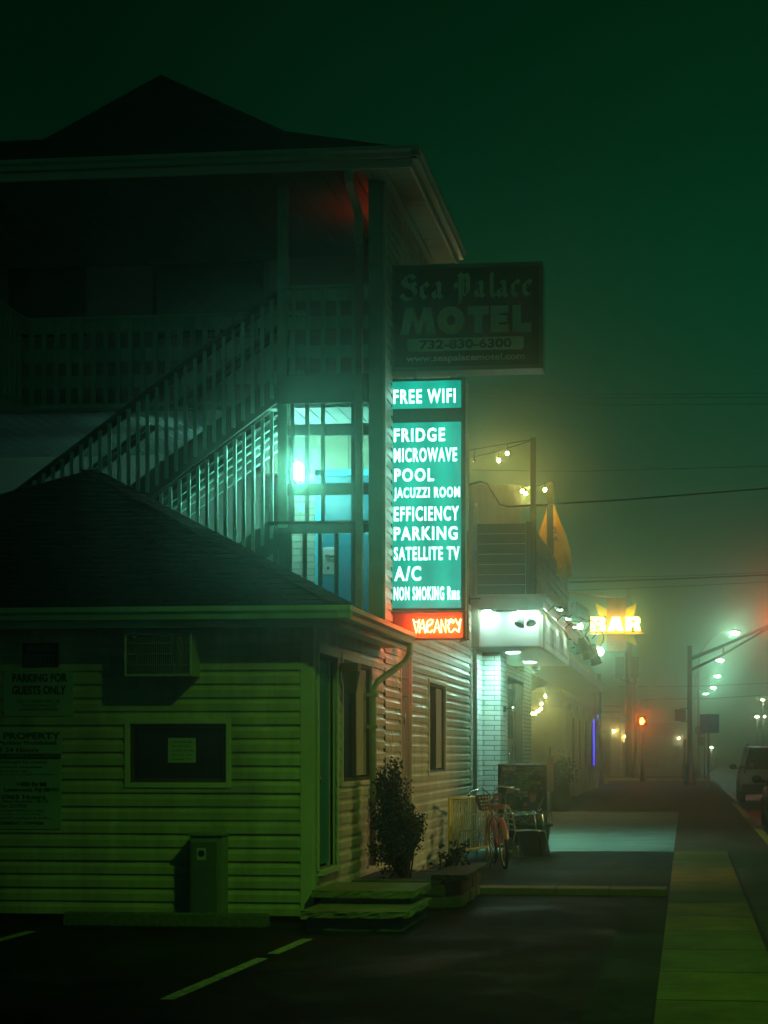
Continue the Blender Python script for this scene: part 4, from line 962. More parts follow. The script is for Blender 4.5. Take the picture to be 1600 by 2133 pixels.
# canopy box
YC = 27.5
cx0, cx1 = onY(1000, 1300, YC)[0], onY(1124, 1300, YC)[0]
yc1 = onX(1180, 1350, cx1)[0]
zb, zt_ = onY(1060, 1346, YC)[1], onY(1060, 1274, YC)[1]
cnp = MB().box(cx0, cx1, YC, yc1, zb, zt_).box(XF, cx0, YC + .6, yc1, zb, zt_).build("canopy", M_FASC, ven)
MB().box(XF - .01, cx0 - .01, YC - .08, YC + .02, zb - .02, 4.12).build("corner_trim", mat("tan_trim", (.36, .33, .25), rough=.6, var=.15), ven)
s_ = MB()
for i in range(int((yc1 - YC) / .15)): s_.box(XF + .02, cx1 - .02, YC + .02 + i * .15, YC + .02 + i * .15 + .14, zb - .016, zb - .004)
s_.build("canopy_soffit", mat("soffit_white", (.55, .58, .55), rough=.5, var=.1), cnp)
t_ = MB().box(XF - .02, cx1 + .06, YC - .07, YC - .002, zt_ + .02, zt_ + .22).box(XF - .02, cx1 + .10, YC - .12, YC + .05, zt_ + .22, zt_ + .27).box(cx1, cx1 + .05, YC, 36.6, zt_ + .05, zt_ + .22).box(cx1 - .05, cx1 + .12, YC + .05, 43.2, zt_ + .22, zt_ + .27)
t_.build("canopy_trim", mat("metal_flashing", (.42, .44, .40), rough=.35, var=.2, metal=.3), cnp)
cw = MB(); u = YC
while u < yc1 - .02: cw.box(cx1 + .001, cx1 + .02, u, u + .34, zb + .52, zt_ + .05); u += .36
cw.build("cedar_cladding", M_CEDAR, cnp)
sb = MB().box(cx1 + .002, cx1 + .05, YC + .02, yc1 - .05, zb - .02, zb + .50).build("venue_sign", mat("pale_wood_sign", (.66, .62, .52), rough=.5, var=.2, scale=1.5, stretch=(1, 3, 1)))
tag(sb, "pale board reading SEASIDE SOCIAL HOUSE along the canopy side", "sign")
words("lettering", "SEASIDE SOCIAL HOUSE", mat("dark_letter", (.03, .06, .055), rough=.5, var=0), sb, (YC + .7, yc1 - .45, zb + .08, zb + .42), 'side', cx1 + .0502, .0, .002, 0, 1.35)
# lamps that light the canopy
fl = thing("twin_floodlight", "twin black floodlight with two bell heads on the white canopy face", "lamp", (onY(1097, 1276, YC)[0], YC - .1, zt_))
fx, fz = onY(1097, 1276, YC - .05)
MB().lathe([(.05, 0), (.05, .04), (.03, .06)], (fx, YC, fz), (0, -1, 0), 12).bar((fx, YC - .06, fz), (fx - .06, YC - .12, fz - .08), .03, .03).bar((fx, YC - .06, fz), (fx + .05, YC - .12, fz - .06), .03, .03).build("bracket", M_BLK, fl)
for dx_, dz_, tx in ((-.09, -.14, -.5), (.09, -.10, .35)):
    c_ = Vector((fx + dx_ * .6, YC - .13, fz + dz_ * .6)); ax = Vector((tx * .6, -.35, -.75)).normalized()
    hd = MB().lathe([(.025, -.06), (.035, 0), (.05, .06), (.085, .13), (.088, .15), (.07, .15)], c_, ax, 14).build("bell_head", mat("dark_lamp_metal", (.05, .07, .065), rough=.5), fl)
lb = thing("light_bar", "bright white light bar under the canopy trim", "lamp", (fx + .22, YC - .12, zt_))
MB().box(cx1 - .34, cx1 - .02, YC - .16, YC - .08, zt_ - .005, zt_ + .018).build("housing", M_STL, lb)
MB().box(cx1 - .33, cx1 - .03, YC - .155, YC - .085, zt_ - .02, zt_ - .006).build("glowing_strip", emit("canopy_bar_glow", (.60, 1, .84), 210), lb)
lb = thing("light_bar", "short white light bar under the left end of the canopy trim", "lamp", (cx0 + .2, YC - .12, zt_))
MB().box(cx0 + .05, cx0 + .2, YC - .16, YC - .08, zt_ + .008, zt_ + .018).build("housing", M_STL, lb)
MB().box(cx0 + .06, cx0 + .19, YC - .155, YC - .085, zt_ - .0, zt_ + .007).build("glowing_strip", emit("canopy_bar_glow", (1, 1, 1), 60), lb)
for i, (yy, s_l) in enumerate(((28.45, "round glowing downlight in the canopy soffit nearest the motel wall"), (31.6, "second round downlight in the canopy soffit, over the doorway"))):
    xx = -2.88
    dl_ = thing("downlight", s_l, "lamp", (xx, yy, zb), "canopy downlights")
    MB().lathe([(.15, -.02), (.15, -.05), (.12, -.05), (.12, -.02)], (xx, yy, zb), (0, 0, 1), 18).build("trim_ring", M_FASC, dl_)
    MB().lathe([(.11, -.03), (.11, -.045)], (xx, yy, zb), (0, 0, 1), 18).build("glowing_lens", emit("downlight_glow", (.45, 1, .78), 760), dl_)
for i, (yy, lbl) in enumerate(((28.6, "nearest"), (30.6, "middle"), (32.6, "farthest"))):
    sl = thing("sign_lamp", f"small gooseneck lamp over the canopy name board, {lbl} of three", "lamp", (cx1, yy, zb + .7), "gooseneck lamps over the name board")
    MB().tube([(cx1 + .02, yy, zb + .62), (cx1 + .15, yy, zb + .74), (cx1 + .24, yy, zb + .72)], .01, 6).lathe([(.015, 0), (.05, -.05), (.05, -.06)], (cx1 + .25, yy, zb + .73), (0, 0, 1), 10).build("arm", M_BLK, sl)
    MB().lathe([(.042, -.055), (.042, -.062)], (cx1 + .25, yy, zb + .73), (0, 0, 1), 10).build("glowing_lens", emit("sign_lamp_glow", (.66, 1, .82), 700), sl)
# small wall sconce + spot on bricks
ss = thing("wall_sconce", "little unlit sconce on the white brick beside the venue door", "lamp", (-3.1, 29.9, 1.9))
MB().box(-3.14, -3.10, 29.4, 29.48, 2.28, 2.38).bar((-3.11, 29.44, 2.33), (-2.98, 29.44, 2.36), .02, .02).build("arm", M_BLK, ss)
MB().lathe([(.03, 0), (.045, .06), (.035, .1)], (-2.98, 29.44, 2.28), (0, 0, 1), 10).build("shade", M_CHR, ss)
# stage spotlights with looped flex on the canopy edge
for i, (px, py, lbl) in enumerate(((1207, 1338, "nearest"), (1222, 1352, "middle"), (1238, 1366, "farthest"))):
    Yl, Zl = onX(px, py, -2.32)
    pc = thing("stage_spotlight", f"black stage spotlight with looped cable beyond the name board, {lbl} of three", "spotlight", (-2.32, Yl, Zl), "stage spotlights on the canopy edge")
    ax = Vector((.25, .25, -.93)).normalized()
    MB().lathe([(.04, -.3), (.11, -.28), (.13, -.1), (.13, .18), (.15, .2), (.15, .22), (.11, .22)], (-2.32, Yl, Zl), ax, 14).build("can", M_BLK, pc)
    MB().tube(arc((-2.32, Yl - .0, Zl + .45), .24, R(-60), R(240), 16, 'xz'), .016, 6).build("flex", M_BLK, pc)
    MB().bar((-2.32, Yl, Zl + .02), (-2.6, Yl, Zl + .25), .05, .03).bar((-2.6, Yl, Zl + .25), (-2.9, Yl, Zl + .2), .05, .03).build("yoke", M_BLK, pc)
def globe(name, label, p, r, col, s, cat="lamp", group=None):
    t = thing(name, label, cat, p, group)
    MB().ball(p, r, 12).build("glowing_globe", emit(name + "_glow_" + str(s), col, s), t)
    MB().lathe([(r * .5, r * .9), (r * .6, r * 1.5), (r * .3, r * 1.7)], p, (0, 0, 1), 10).build("cap", M_BLK, t)
    return t
Yl, Zl = onX(1208, 1305, -2.55); globe("flood_lamp", "bright white floodlamp glaring behind the canopy edge below the wood fence", (-2.55, Yl, Zl), .07, (.6, 1, .82), 200)
Yl, Zl = onX(1249, 1357, -2.6); globe("flood_lamp", "bright white floodlamp at the awning just under the BAR sign", (-2.6, Yl, Zl), .12, (.6, 1, .82), 160)
# boxy unlit LED flood on an arm from the fence
Yl, Zl = onX(1204, 1271, -2.1)
lf_ = thing("arm_floodlight", "rectangular flood fixture on an arm from the slatted fence", "lamp", (-2.1, Yl, Zl))
MB().bar((-2.5, Yl, Zl + .02), (-2.15, Yl, Zl), .05, .05).build("arm", M_BLK, lf_)
MB().bar((-2.2, Yl - .3, Zl + .05), (-2.0, Yl + .6, Zl - .05), .16, .22).build("housing", mat("pale_housing", (.6, .55, .4), rough=.3, metal=.5, var=.1), lf_, .01)
# dome camera
dcx, dcz = onY(1117, 1400, 33.0)
dc = thing("dome_camera", "dark dome camera under the far end of the canopy", "camera", (dcx, 33.0, dcz))
MB().lathe([(.07, .12), (.07, .05), (.06, .04)], (dcx, 33, dcz), (0, 0, 1), 12).build("base", M_FASC, dc)
MB().ball((dcx, 33, dcz + .03), .06).build("dome", M_GLASS, dc)

# roof deck: grey board screen facing us, cedar boards along the street
YD = 27.62
fx0, fx1 = XF + .0, onY(1107, 1150, YD)[0]
z0_, z1_ = zt_ + .28, onY(1050, 1090, YD)[1]
fn = thing("deck_fence", "grey horizontal board fence on the venue roof facing the motel", "fence", ((fx0 + fx1) / 2, YD, z0_))
bd = MB(); n = 7; h = (z1_ - z0_) / n
for i in range(n): bd.box(fx0, fx1 - .10, YD, YD + .03, z0_ + i * h + .008, z0_ + (i + 1) * h - .006)
bd.build("board", M_GREYB, fn)
MB().box(fx1 - .09, fx1, YD - .01, YD + .08, z0_, z1_ + .02).build("post", M_GREYB, fn)
MB().box(fx0, fx0 + .08, YD + .03, YD + .11, z0_, z1_).build("post", M_GREYB, fn)
yf1 = 36.5
fs = thing("deck_fence", "brown cedar board fence running along the venue roof edge toward the BAR sign", "fence", (fx1, 32, z0_))
bd = MB(); rnd = random.Random(4)
for i in range(n):
    u = YD + .1
    while u < yf1 - .1:
        w = min(yf1 - u, rnd.uniform(1.6, 3.2)); e = rnd.uniform(-.006, .006)
        bd.box(fx1 - .03 + e, fx1 + e, u, u + w - .01, z0_ + i * h + .012, z0_ + (i + 1) * h - .008); u += w
bd.build("board", M_CEDAR, fs)
for yy in (30.2, 33.2, 36.4): MB().box(fx1 - .13, fx1 - .035, yy, yy + .09, z0_, z1_).build("post", M_CEDAR, fs)
# tall plank screen at the back of the deck
YPk = 38.0
pk = MB(); xa_, xb_ = onY(930, 1100, YPk)[0], onY(1081, 1100, YPk)[0]; rnd = random.Random(2); u = xa_
while u < xb_ - .02:
    zt2 = onY(1030, 1010, YPk)[1] + rnd.uniform(-.03, .03); pk.box(u, u + .135, YPk, YPk + .02, 4.1, zt2); u += .14
pk.box(xa_, xb_, YPk + .02, YPk + .06, 6.9, 7.0)
tag(pk.build("plank_screen", mat("pale_green_plank", (.36, .40, .32), rough=.8, var=.25, scale=3, stretch=(1, 1, .2))), "tall pale vertical plank screen behind the roof deck", "fence")
M_POLE = mat("dark_timber_pole", (.07, .075, .06), rough=.85, var=.3)
pz = onY(1106, 912, 27.75)[1]; pxx = onY(1111, 1000, 27.75)[0]
tag(MB().box(pxx - .045, pxx + .045, 27.71, 27.8, 4.12, pz).build("timber_post", M_POLE, bevel=.006), "tall dark timber post holding string lights at the near deck corner", "post")
qx, qz = onY(1146, 1004, 32.5)
tag(MB().box(qx - .06, qx + .06, 32.45, 32.57, 4.12, qz).build("timber_post", mat("brown_timber", (.2, .16, .09), rough=.8), bevel=.006), "shorter brown timber post behind the folded yellow parasol", "post")  # browner timber than the near post
# string lights
def string_lights(name, label, pts, bulbs, lit, grp, r=.022, s=900):
    t = thing(name, label, "string lights", pts[0], grp)
    MB().tube(pts, .008, 5).build("wire", M_BLK, t)
    for i, (p, drop) in enumerate(bulbs):
        p = Vector(p)
        b_ = MB().tube([p, p - Vector((0, 0, drop))], .006, 5).lathe([(.014, 0), (.016, -.05)], p - Vector((0, 0, drop)), (0, 0, 1), 8).build("socket", M_BLK, t)
        c_ = p - Vector((0, 0, drop + .05 + r))
        m_ = emit("warm_bulb_glow_%d" % s, (1.0, .56, .16), s) if lit[i] else M_GLASS
        MB().ball(c_, r, 10, (1, 1, 1.25)).build("bulb", m_, b_)
    return t
def P3(px, py, Y): a = onY(px, py, Y); return (a[0], Y, a[1])
top = P3(1106, 916, 27.75)
string_lights("string_lights", "upper string of bulbs running to the tall deck post, one bulb unlit", [P3(940, 946, 29.2), P3(988, 936, 28.8), P3(1057, 924, 28.2), top], [(P3(988, 936, 28.8), .12), (P3(1057, 924, 28.2), .09)], (0, 1), "string lights over the roof deck", .02)
string_lights("string_lights", "lower string of bulbs just under the upper one at the tall post", [P3(940, 964, 29.6), P3(973, 955, 29.3), P3(1038, 940, 28.6), P3(1106, 918, 27.76)], [(P3(973, 956, 29.3), .06), (P3(1039, 940, 28.6), .08)], (1, 1), "string lights over the roof deck", .022)
string_lights("string_lights", "string of three bulbs between the two timber posts", [P3(1086, 1010, 34.0), P3(1094, 1016, 33.8), P3(1122, 1012, 33.2), P3(1141, 1004, 32.55)], [(P3(1088, 1010, 34), .05), (P3(1095, 1015, 33.8), .05), (P3(1135, 1007, 32.8), .05)], (1, 1, 1), "string lights over the roof deck", .024)
# folded yellow parasol
ux, uz = onY(1147, 1037, 33.3); _, ub = onY(1147, 1200, 33.3)
um = thing("folded_parasol", "folded yellow patio parasol standing behind the cedar fence", "umbrella", (ux, 33.3, 4.12))
mb = MB(); n = 20; vs = []; lv = [(0, .03), (.06, .05), (.25, .13), (.5, .21), (.72, .27), (.9, .30), (1.0, .27)]
rnd = random.Random(3)
for t, r in lv:
    for k in range(n):
        a = 2 * math.pi * k / n; rr_ = r * (1 + (.28 if k % 2 else -.18) * min(1, t * 2)) * (1 + .12 * math.sin(3 * a + 5 * t))
        vs.append((ux + .10 * t * t + rr_ * math.cos(a), 33.3 + rr_ * math.sin(a), uz + (ub - uz) * t * (1 + .03 * math.sin(a * 3))))
mb.add(vs, [(i * n + k, (i + 1) * n + k, (i + 1) * n + (k + 1) % n, i * n + (k + 1) % n) for i in range(len(lv) - 1) for k in range(n)], False)
mb.build("canopy", mat("yellow_canvas", (.80, .52, .02), rough=.8, var=.2, scale=4), um)
MB().tube([(ux, 33.3, 4.12), (ux, 33.3, uz + .06)], .02, 8).build("pole", M_BLK, um)
for s, a, b, c_, d_ in (("ICE", 1148, 1098, 1160, 1110), ("JA", 1148, 1117, 1162, 1129)):
    words("lettering", s, mat("brown_print", (.10, .07, .02), var=0), um, rect(a, b, c_, d_, 33.05), 'front', 33.08, .03, .01)

# ================================================================== BAR SIGN
YBR = 50.0
bx0, bz1 = onY(1231, 1286, YBR); bx1, bz0 = onY(1335, 1314, YBR)
bs = thing("bar_sign", "glowing BAR sign on a yellow star with a brown upright panel", "sign", ((bx0 + bx1) / 2, YBR, bz0))
def P2(px, py): a = onY(px, py, YBR); return a
pa, pb = P2(1264, 1245), P2(1303, 1356)
MB().box(pa[0], pb[0], YBR + .05, YBR + .25, pb[1], pa[1]).build("upright_panel", mat("amber_brown_panel", (.42, .22, .05), rough=.5, var=.2), bs, .01)
for poly in (([(1239, 1255), (1264, 1268), (1264, 1282), (1247, 1281)]), ([(1327, 1255), (1302, 1268), (1302, 1282), (1320, 1281)]), ([(1248, 1320), (1264, 1320), (1264, 1336), (1240, 1346)]), ([(1302, 1320), (1318, 1320), (1328, 1346), (1302, 1332)])):
    pl_ = [P2(*p) for p in poly]
    a2 = sum(pl_[i][0] * pl_[(i + 1) % 4][1] - pl_[(i + 1) % 4][0] * pl_[i][1] for i in range(4))
    if a2 < 0: pl_ = pl_[::-1]
    MB().prism(pl_, (0, YBR + .16, 0), (1, 0, 0), (0, 0, 1), .06).build("star_point", mat("yellow_star_paint", (.62, .62, .008), rough=.45, var=.1), bs)
MB().box(bx0 - .05, bx1 + .08, YBR + .0, YBR + .22, bz0 - .09, bz0 - .03).build("ledge", mat("gold_ledge", (.6, .38, .06), rough=.5, var=.1), bs)
Lh = bz1 - bz0; Lw = bx1 - bx0
GB = [[(0, 0), (.72, 0), (.92, .06), (1, .22), (.98, .40), (.86, .52), (.96, .62), (.97, .82), (.88, .95), (.7, 1), (0, 1), (0, .70), (.44, .70), (.44, .80), (.56, .80), (.56, .64), (.44, .64), (.44, .70), (0, .70), (0, .30), (.44, .30), (.44, .38), (.58, .38), (.58, .2), (.44, .2), (.44, .30), (0, .30)]]
def barletters():
    mb = MB(); th = .12
    def add(polys, o, w):
        for pl in polys: mb.prism([(o + p[0] * w, p[1] * Lh) for p in pl], (bx0, YBR, bz0), (1, 0, 0), (0, 0, 1), .12)
    w = Lw * .305
    # B from slabs round two small counters
    add([[(0, 0), (.40, 0), (.40, 1), (0, 1)], [(.40, 0), (.70, 0), (.70, .18), (.40, .18)], [(.40, .40), (.70, .40), (.70, .60), (.40, .60)], [(.40, .80), (.70, .80), (.70, 1), (.40, 1)], [(.62, .18), (.70, .18), (.70, .40), (.62, .40)], [(.60, .60), (.70, .60), (.70, .80), (.60, .80)],
         [(.70, 0), (.88, .03), (.98, .15), (.98, .38), (.90, .48), (.70, .52)], [(.70, .52), (.90, .56), (.95, .66), (.94, .85), (.84, .97), (.70, 1)]], 0, w)
    w = Lw * .325; o = Lw * .335
    add([[(0, 0), (.42, 0), (.56, 1), (.30, 1)][:4], [(.60, 0), (1, 0), (.76, 1), (.50, 1)], [(.40, .14), (.62, .14), (.58, .40), (.46, .40)], [(.44, .62), (.58, .62), (.58, 1), (.44, 1)]], o, w)
    w = Lw * .305; o = Lw * .695
    add([[(0, 0), (.40, 0), (.40, 1), (0, 1)], [(.40, .40), (.70, .40), (.70, .58), (.40, .58)], [(.40, .78), (.70, .78), (.70, 1), (.40, 1)], [(.62, .58), (.70, .58), (.70, .78), (.62, .78)], [(.70, .50), (.92, .54), (.97, .68), (.95, .86), (.86, .97), (.70, 1)], [(.58, 0), (1, 0), (.90, .36), (.84, .50), (.56, .46), (.56, .40)], [(.40, .30), (.56, .34), (.56, .40), (.40, .40)]], o, w)
    return mb
barletters().build("lit_letters", emit("bar_letter_glow", (1.0, .60, .10), 19), bs)
for px, py in ((1242, 1290), (1246, 1294), (1235, 1311), (1259, 1307), (1275, 1290), (1289, 1311), (1283, 1300), (1313, 1290), (1323, 1290), (1318, 1294)):
    p = P2(px, py); MB().ball((p[0], YBR - .005, p[1]), .022, 8).build("dead_bulb", mat("dead_bulb_brown", (.35, .2, .06), rough=.4, var=0), bs)
for i in range(5):
    for j in range(2): p = P2(1283 + j * 6, 1254 + i * 6); MB().ball((p[0], YBR + .045, p[1]), .028, 8).build('dead_bulb', mat('dead_bulb_brown', (.3,) * 3), bs)
for i in range(3):
    for j in range(4): p = P2(1274 + j * 6, 1330 + i * 7); MB().ball((p[0], YBR + .045, p[1]), .028, 8).build('dead_bulb', mat('dead_bulb_brown', (.3,) * 3), bs)
a = (fx1 - .02, 36.45, onY(1186, 1234, 36.4)[1]); b = P2(1280, 1245)
MB().tube([a, (b[0], YBR + .12, b[1] + .02)], .02, 6).build("stay_rod", mat("brass_rod", (.6, .4, .12), rough=.3, metal=.7, var=.1), bs)
MB().bar((-3.8, YBR + .15, bz0 + .3), (bx0 + .2, YBR + .15, bz0 + .3), .06, .06).build("bracket", M_BLK, bs)

# ================================================================== TAN BAR BUILDING
M_TAN = mat("tan_stucco", (.52, .42, .22), rough=.8, var=.15, scale=2)
M_TAN2 = mat("cream_pilaster", (.55, .48, .32), rough=.7, var=.12, scale=2)
XT = -3.95
bar = thing("bar_building", "tan stucco bar with long brown awning and tall red-framed windows", "building", (-7, 65, 0))
wins = [(58.2, 60.4), (61.6, 64.0), (65.4, 68.2), (69.6, 72.8)]
mb = MB().box(-14, XT, 54.8, 75.5, 0, .95).box(-14, XT, 54.8, 75.5, 3.05, 5.0)
e = 54.8
for a, b in wins: mb.box(-14, XT, e, a, .95, 3.05); e = b
mb.box(-14, XT, e, 75.5, .95, 3.05).box(-14, XT - .3, 54.9, 75.4, .95, 3.05)
mb.build("wall", M_TAN, bar)
MB().box(-14, XT + .02, 54.74, 54.8, 3.0, 3.5).box(XT, XT + .06, 54.8, 75.5, 2.95, 3.4).build("sign_band", mat("rosy_band", (.42, .28, .2), rough=.7, var=.15), bar)
for y in (54.8, 57.2, 60.9, 64.6, 68.8, 74.6): MB().box(XT, XT + .12, y, y + .45, 0, 3.2).box(XT, XT + .2, y - .05, y + .5, 2.75, 2.95).build("pilaster", M_TAN2, bar)
for a, b in wins:
    w = MB().box(XT - .12, XT + .02, a, a + .12, .95, 3.05).box(XT - .12, XT + .02, b - .12, b, .95, 3.05).box(XT - .12, XT + .02, a + .12, b - .12, 2.93, 3.05).box(XT - .12, XT + .03, a + .12, b - .12, .95, 1.07).box(XT - .1, XT, (a + b) / 2 - .05, (a + b) / 2 + .05, 1.07, 2.93).build("window", mat("rust_red_frame", (.30, .10, .05), rough=.5, var=.2), bar)
    MB().box(XT - .1, XT - .09, a + .12, b - .12, 1.07, 2.93).build("pane", M_GLASS, w)
# awning
aw = MB(); xo = -3.0
aw.add([(xo, 40, 3.82), (xo, 62.6, 3.82), (xo, 62.6, 4.05), (xo, 40, 4.05), (XT, 40, 3.6), (XT, 62.6, 3.6), (XT, 62.6, 4.9), (XT, 40, 4.9)], [(0, 1, 2, 3), (4, 7, 6, 5), (3, 2, 6, 7), (0, 4, 5, 1), (0, 3, 7, 4), (1, 5, 6, 2)])
aw.build("awning", mat("brown_awning", (.26, .22, .16), rough=.5, var=.25, scale=2), bar)
# low wall closing the patio, in front of the tan wall
string_lights("string_lights", "swag of seven warm bulbs hanging in the patio in front of the tan wall", [P3(1100, 1440, 40), P3(1137, 1430, 42), P3(1136, 1456, 42), P3(1128, 1470, 42.5), P3(1122, 1481, 43), P3(1116, 1484, 43), P3(1109, 1484, 43), P3(1100, 1476, 43)],
              [(P3(1136, 1440, 42), .05), (P3(1128, 1456, 42.5), .05), (P3(1127, 1466, 42.5), .05), (P3(1121, 1471, 43), .05), (P3(1115, 1476, 43), .05), (P3(1109, 1476, 43), .05), (P3(1104, 1471, 43), .05)], (1,) * 7, "string lights in the patio", .022, 900)
# blue neon strip on the far corner of the bar
bnx = MB()
bnx.box(XT + .001, XT + .03, 73.05, 73.12, 1.0, 3.1)
tag(bnx.build("blue_light_strip", emit("blue_neon_glow", (.0006, .006, 1.0), 9)), "thin blue neon strip beside the last bar window", "neon light")
bnx = MB().box(-4.10, -4.04, 75.53, 75.57, 1.0, 3.0)  # added strip, hidden from view, tints the blue pool on the pavement
tag(bnx.build("blue_light_strip", emit("added_blue_strip_glow", (.002, .30, 1.0), 120)), "added upright blue strip hidden on the far end wall of the bar, tinting the pavement", "neon light")

bf = thing("added_blue_floodlight", "added black floodlight at the bar's far corner washing the pavement blue", "lamp", (XT + .1, 74.9, 3.3))  # added lamp that makes the blue pool on the pavement
_c, _ax = Vector((XT + .16, 74.95, 3.3)), Vector((.62, .42, -.66)).normalized()
MB().bar((XT, 74.85, 3.4), _c, .05, .05).lathe([(.05, -.14), (.14, -.10), (.15, .02), (.135, .02)], _c, _ax, 14).build("housing", M_BLK, bf)
MB().lathe([(.12, .021), (.12, .024)], _c, _ax, 14).build("glowing_lens", emit("added_blue_flood_glow", (.003, .22, 1.0), 1100), bf)

# ================================================================== THINGS ON THE PAVEMENT
# yellow barrier
yb_ = thing("yellow_barrier", "yellow tubular steel barrier leading from the siding to the bicycle", "barrier", (-3.05, 23.9, 0))
A, B = Vector((-3.23, 23.29, 0)), Vector((-2.88, 24.7, 0)); M_YST = mat("yellow_steel", (.62, .48, .06), rough=.45, var=.2, scale=6)
mb = MB()
for P in (A, B): mb.tube([P, P + Vector((0, 0, .96))], .022, 8)
for z in (.945, .21): mb.tube([A + Vector((0, 0, z)), B + Vector((0, 0, z))], .020, 8)
mb.build("frame", M_YST, yb_)
mb = MB()
for i in range(1, 17):
    p = A.lerp(B, i / 17); mb.tube([p + Vector((0, 0, .21)), p + Vector((0, 0, .945))], .008, 6)
mb.build("rod", M_YST, yb_)

# pink cruiser bicycle
M_PINK = mat("pink_paint", (.36, .13, .12), rough=.35, var=.12, spec=.5); M_RUB = mat("tyre_rubber", (.012, .012, .012), rough=.8, var=.2)
M_LEA = mat("brown_leather", (.20, .06, .03), rough=.5, var=.2)
bk = thing("bicycle", "pink step-through cruiser bicycle with brown saddle and front basket", "bicycle", (0, 0, 0))
def wheel(cy, steer=0):
    w = MB().tube([(0, cy + .315 * math.cos(t), .335 + .315 * math.sin(t)) for t in [2 * math.pi * i / 36 for i in range(36)]], .022, 8, close=True)
    w = w.build("wheel", M_RUB, bk)
    MB().tube([(0, cy + .288 * math.cos(t), .335 + .288 * math.sin(t)) for t in [2 * math.pi * i / 36 for i in range(36)]], .013, 6, close=True).build("rim", M_CHR, w)
    s = MB()
    for i in range(20):
        t = 2 * math.pi * i / 20; s.tube([(.02 * (1 if i % 2 else -1), cy, .335), (0, cy + .285 * math.cos(t), .335 + .285 * math.sin(t))], .0018, 4)
    s.tube([(-.05, cy, .335), (.05, cy, .335)], .02, 8); s.build("spoke", M_CHR, w)
    fd = MB(); n = 14
    vs = []
    for i in range(n + 1):
        t = R(60) + R(106) * i / n if cy < .5 else R(15) + R(140) * i / n
        for x_, r_2 in ((-.042, .338), (-.03, .362), (0, .37), (.03, .362), (.042, .338)): vs.append((x_, cy - r_2 * math.cos(t) * (1 if cy < .5 else -1) * -1 if False else cy + r_2 * math.cos(t + (R(0))), .335 + r_2 * math.sin(t)))
    fd.add(vs, [(i * 5 + k, i * 5 + k + 1, (i + 1) * 5 + k + 1, (i + 1) * 5 + k) for i in range(n) for k in range(4)], True)
    fd.build("fender", M_PINK, bk)
wheel(0.0); wheel(1.08)
fr = MB()
hd0, hd1 = Vector((0, .92, .66)), Vector((0, .86, .86)); bb = Vector((0, .44, .30)); st_ = Vector((0, .28, .74)); ra = Vector((0, 0, .335))
fr.tube([hd0, hd1], .02).tube([hd1 - Vector((0, 0, .08)), Vector((0, .7, .55)), Vector((0, .52, .40)), Vector((0, .40, .48))], .017)
fr.tube([hd0, Vector((0, .72, .42)), Vector((0, .56, .31)), bb], .018).tube([bb, st_], .017)
for s in (-1, 1): fr.tube([bb + Vector((s * .03, 0, 0)), ra + Vector((s * .06, 0, 0))], .011).tube([st_ + Vector((s * .02, 0, -.06)), Vector((s * .055, .12, .56)), ra + Vector((s * .06, 0, 0))], .010)
fr.build("frame", M_PINK, bk)
fk = MB()
for s in (-1, 1): fk.tube([hd0 + Vector((s * .05, 0, -.01)), Vector((s * .055, 1.0, .52)), Vector((s * .05, 1.08, .335))], .011)
fk.tube([hd0 + Vector((-.05, 0, -.01)), hd0 + Vector((.05, 0, -.01))], .014); fk.build("fork", M_CHR, bk)
hb = MB().tube([hd1, hd1 + Vector((0, -.02, .12))], .013).tube([(-.34, .56, 1.04), (-.30, .68, 1.06), (-.12, .86, 1.10), (0, .84, .98), (.12, .86, 1.10), (.30, .68, 1.06), (.34, .56, 1.04)], .011)
hb = hb.build("handlebar", M_CHR, bk)
for s in (-1, 1): MB().tube([(s * .34, .57, 1.04), (s * .36, .45, 1.02)], .017).build("grip", M_LEA, hb)
sd = MB(); vs = []
for i, (y, w, z) in enumerate(((.12, .07, .86), (.16, .12, .875), (.24, .13, .865), (.32, .075, .86), (.42, .03, .865), (.46, .018, .85))):
    for x_, dz in ((-1, -.05), (-.8, -.005), (0, .012), (.8, -.005), (1, -.05)): vs.append((x_ * w, y, z + dz))
sd.add(vs, [(i * 5 + k, i * 5 + k + 1, (i + 1) * 5 + k + 1, (i + 1) * 5 + k) for i in range(5) for k in range(4)] + [(4, 3, 2, 1, 0)], True)
for s in (-1, 1): sd.tube([(s * .05, .17, .84), (s * .05, .17, .79)], .016, 8)
sd.build("saddle", M_LEA, bk); MB().tube([st_, (0, .25, .85)], .013).build("seat_post", M_CHR, bk)
bq = MB()
for i in range(5):
    z = .78 + i * .05; w = .13 + i * .012; bq.tube([(-w, 1.0, z), (w, 1.0, z), (w + .005, 1.24 + i * .008, z), (-w - .005, 1.24 + i * .008, z)], .009, 5, close=True)
for i in range(9):
    x_ = -.13 + .26 * i / 8
    for y0, y1 in ((1.0, 1.0), (1.24, 1.272)): bq.bar((x_, y0, .78), (x_ * 1.35, y1, .99), .022, .006)
for i in range(7):
    y = 1.0 + .24 * i / 6
    for s in (-1, 1): bq.bar((s * .13, y, .78), (s * .178, y + .01, .99), .006, .024)
bq.box(-.13, .13, 1.0, 1.24, .775, .785); bq.build("basket", mat("wicker", (.16, .07, .035), rough=.7, var=.3, scale=20), bk)
ck = MB().lathe([(.09, -.006), (.09, .006)], (.06, .44, .30), (1, 0, 0), 20).tube([(.08, .44, .30), (.08, .56, .19)], .012, 6).tube([(-.07, .44, .30), (-.07, .32, .41)], .012, 6)
ck.box(.09, .18, .52, .60, .18, .20).box(-.18, -.09, .28, .36, .40, .42); ck.build("crank", M_CHR, bk)
MB().tube([(-.04, .3, .3), (-.2, .22, .0)], .009, 6).build("kickstand", M_BLK, bk)
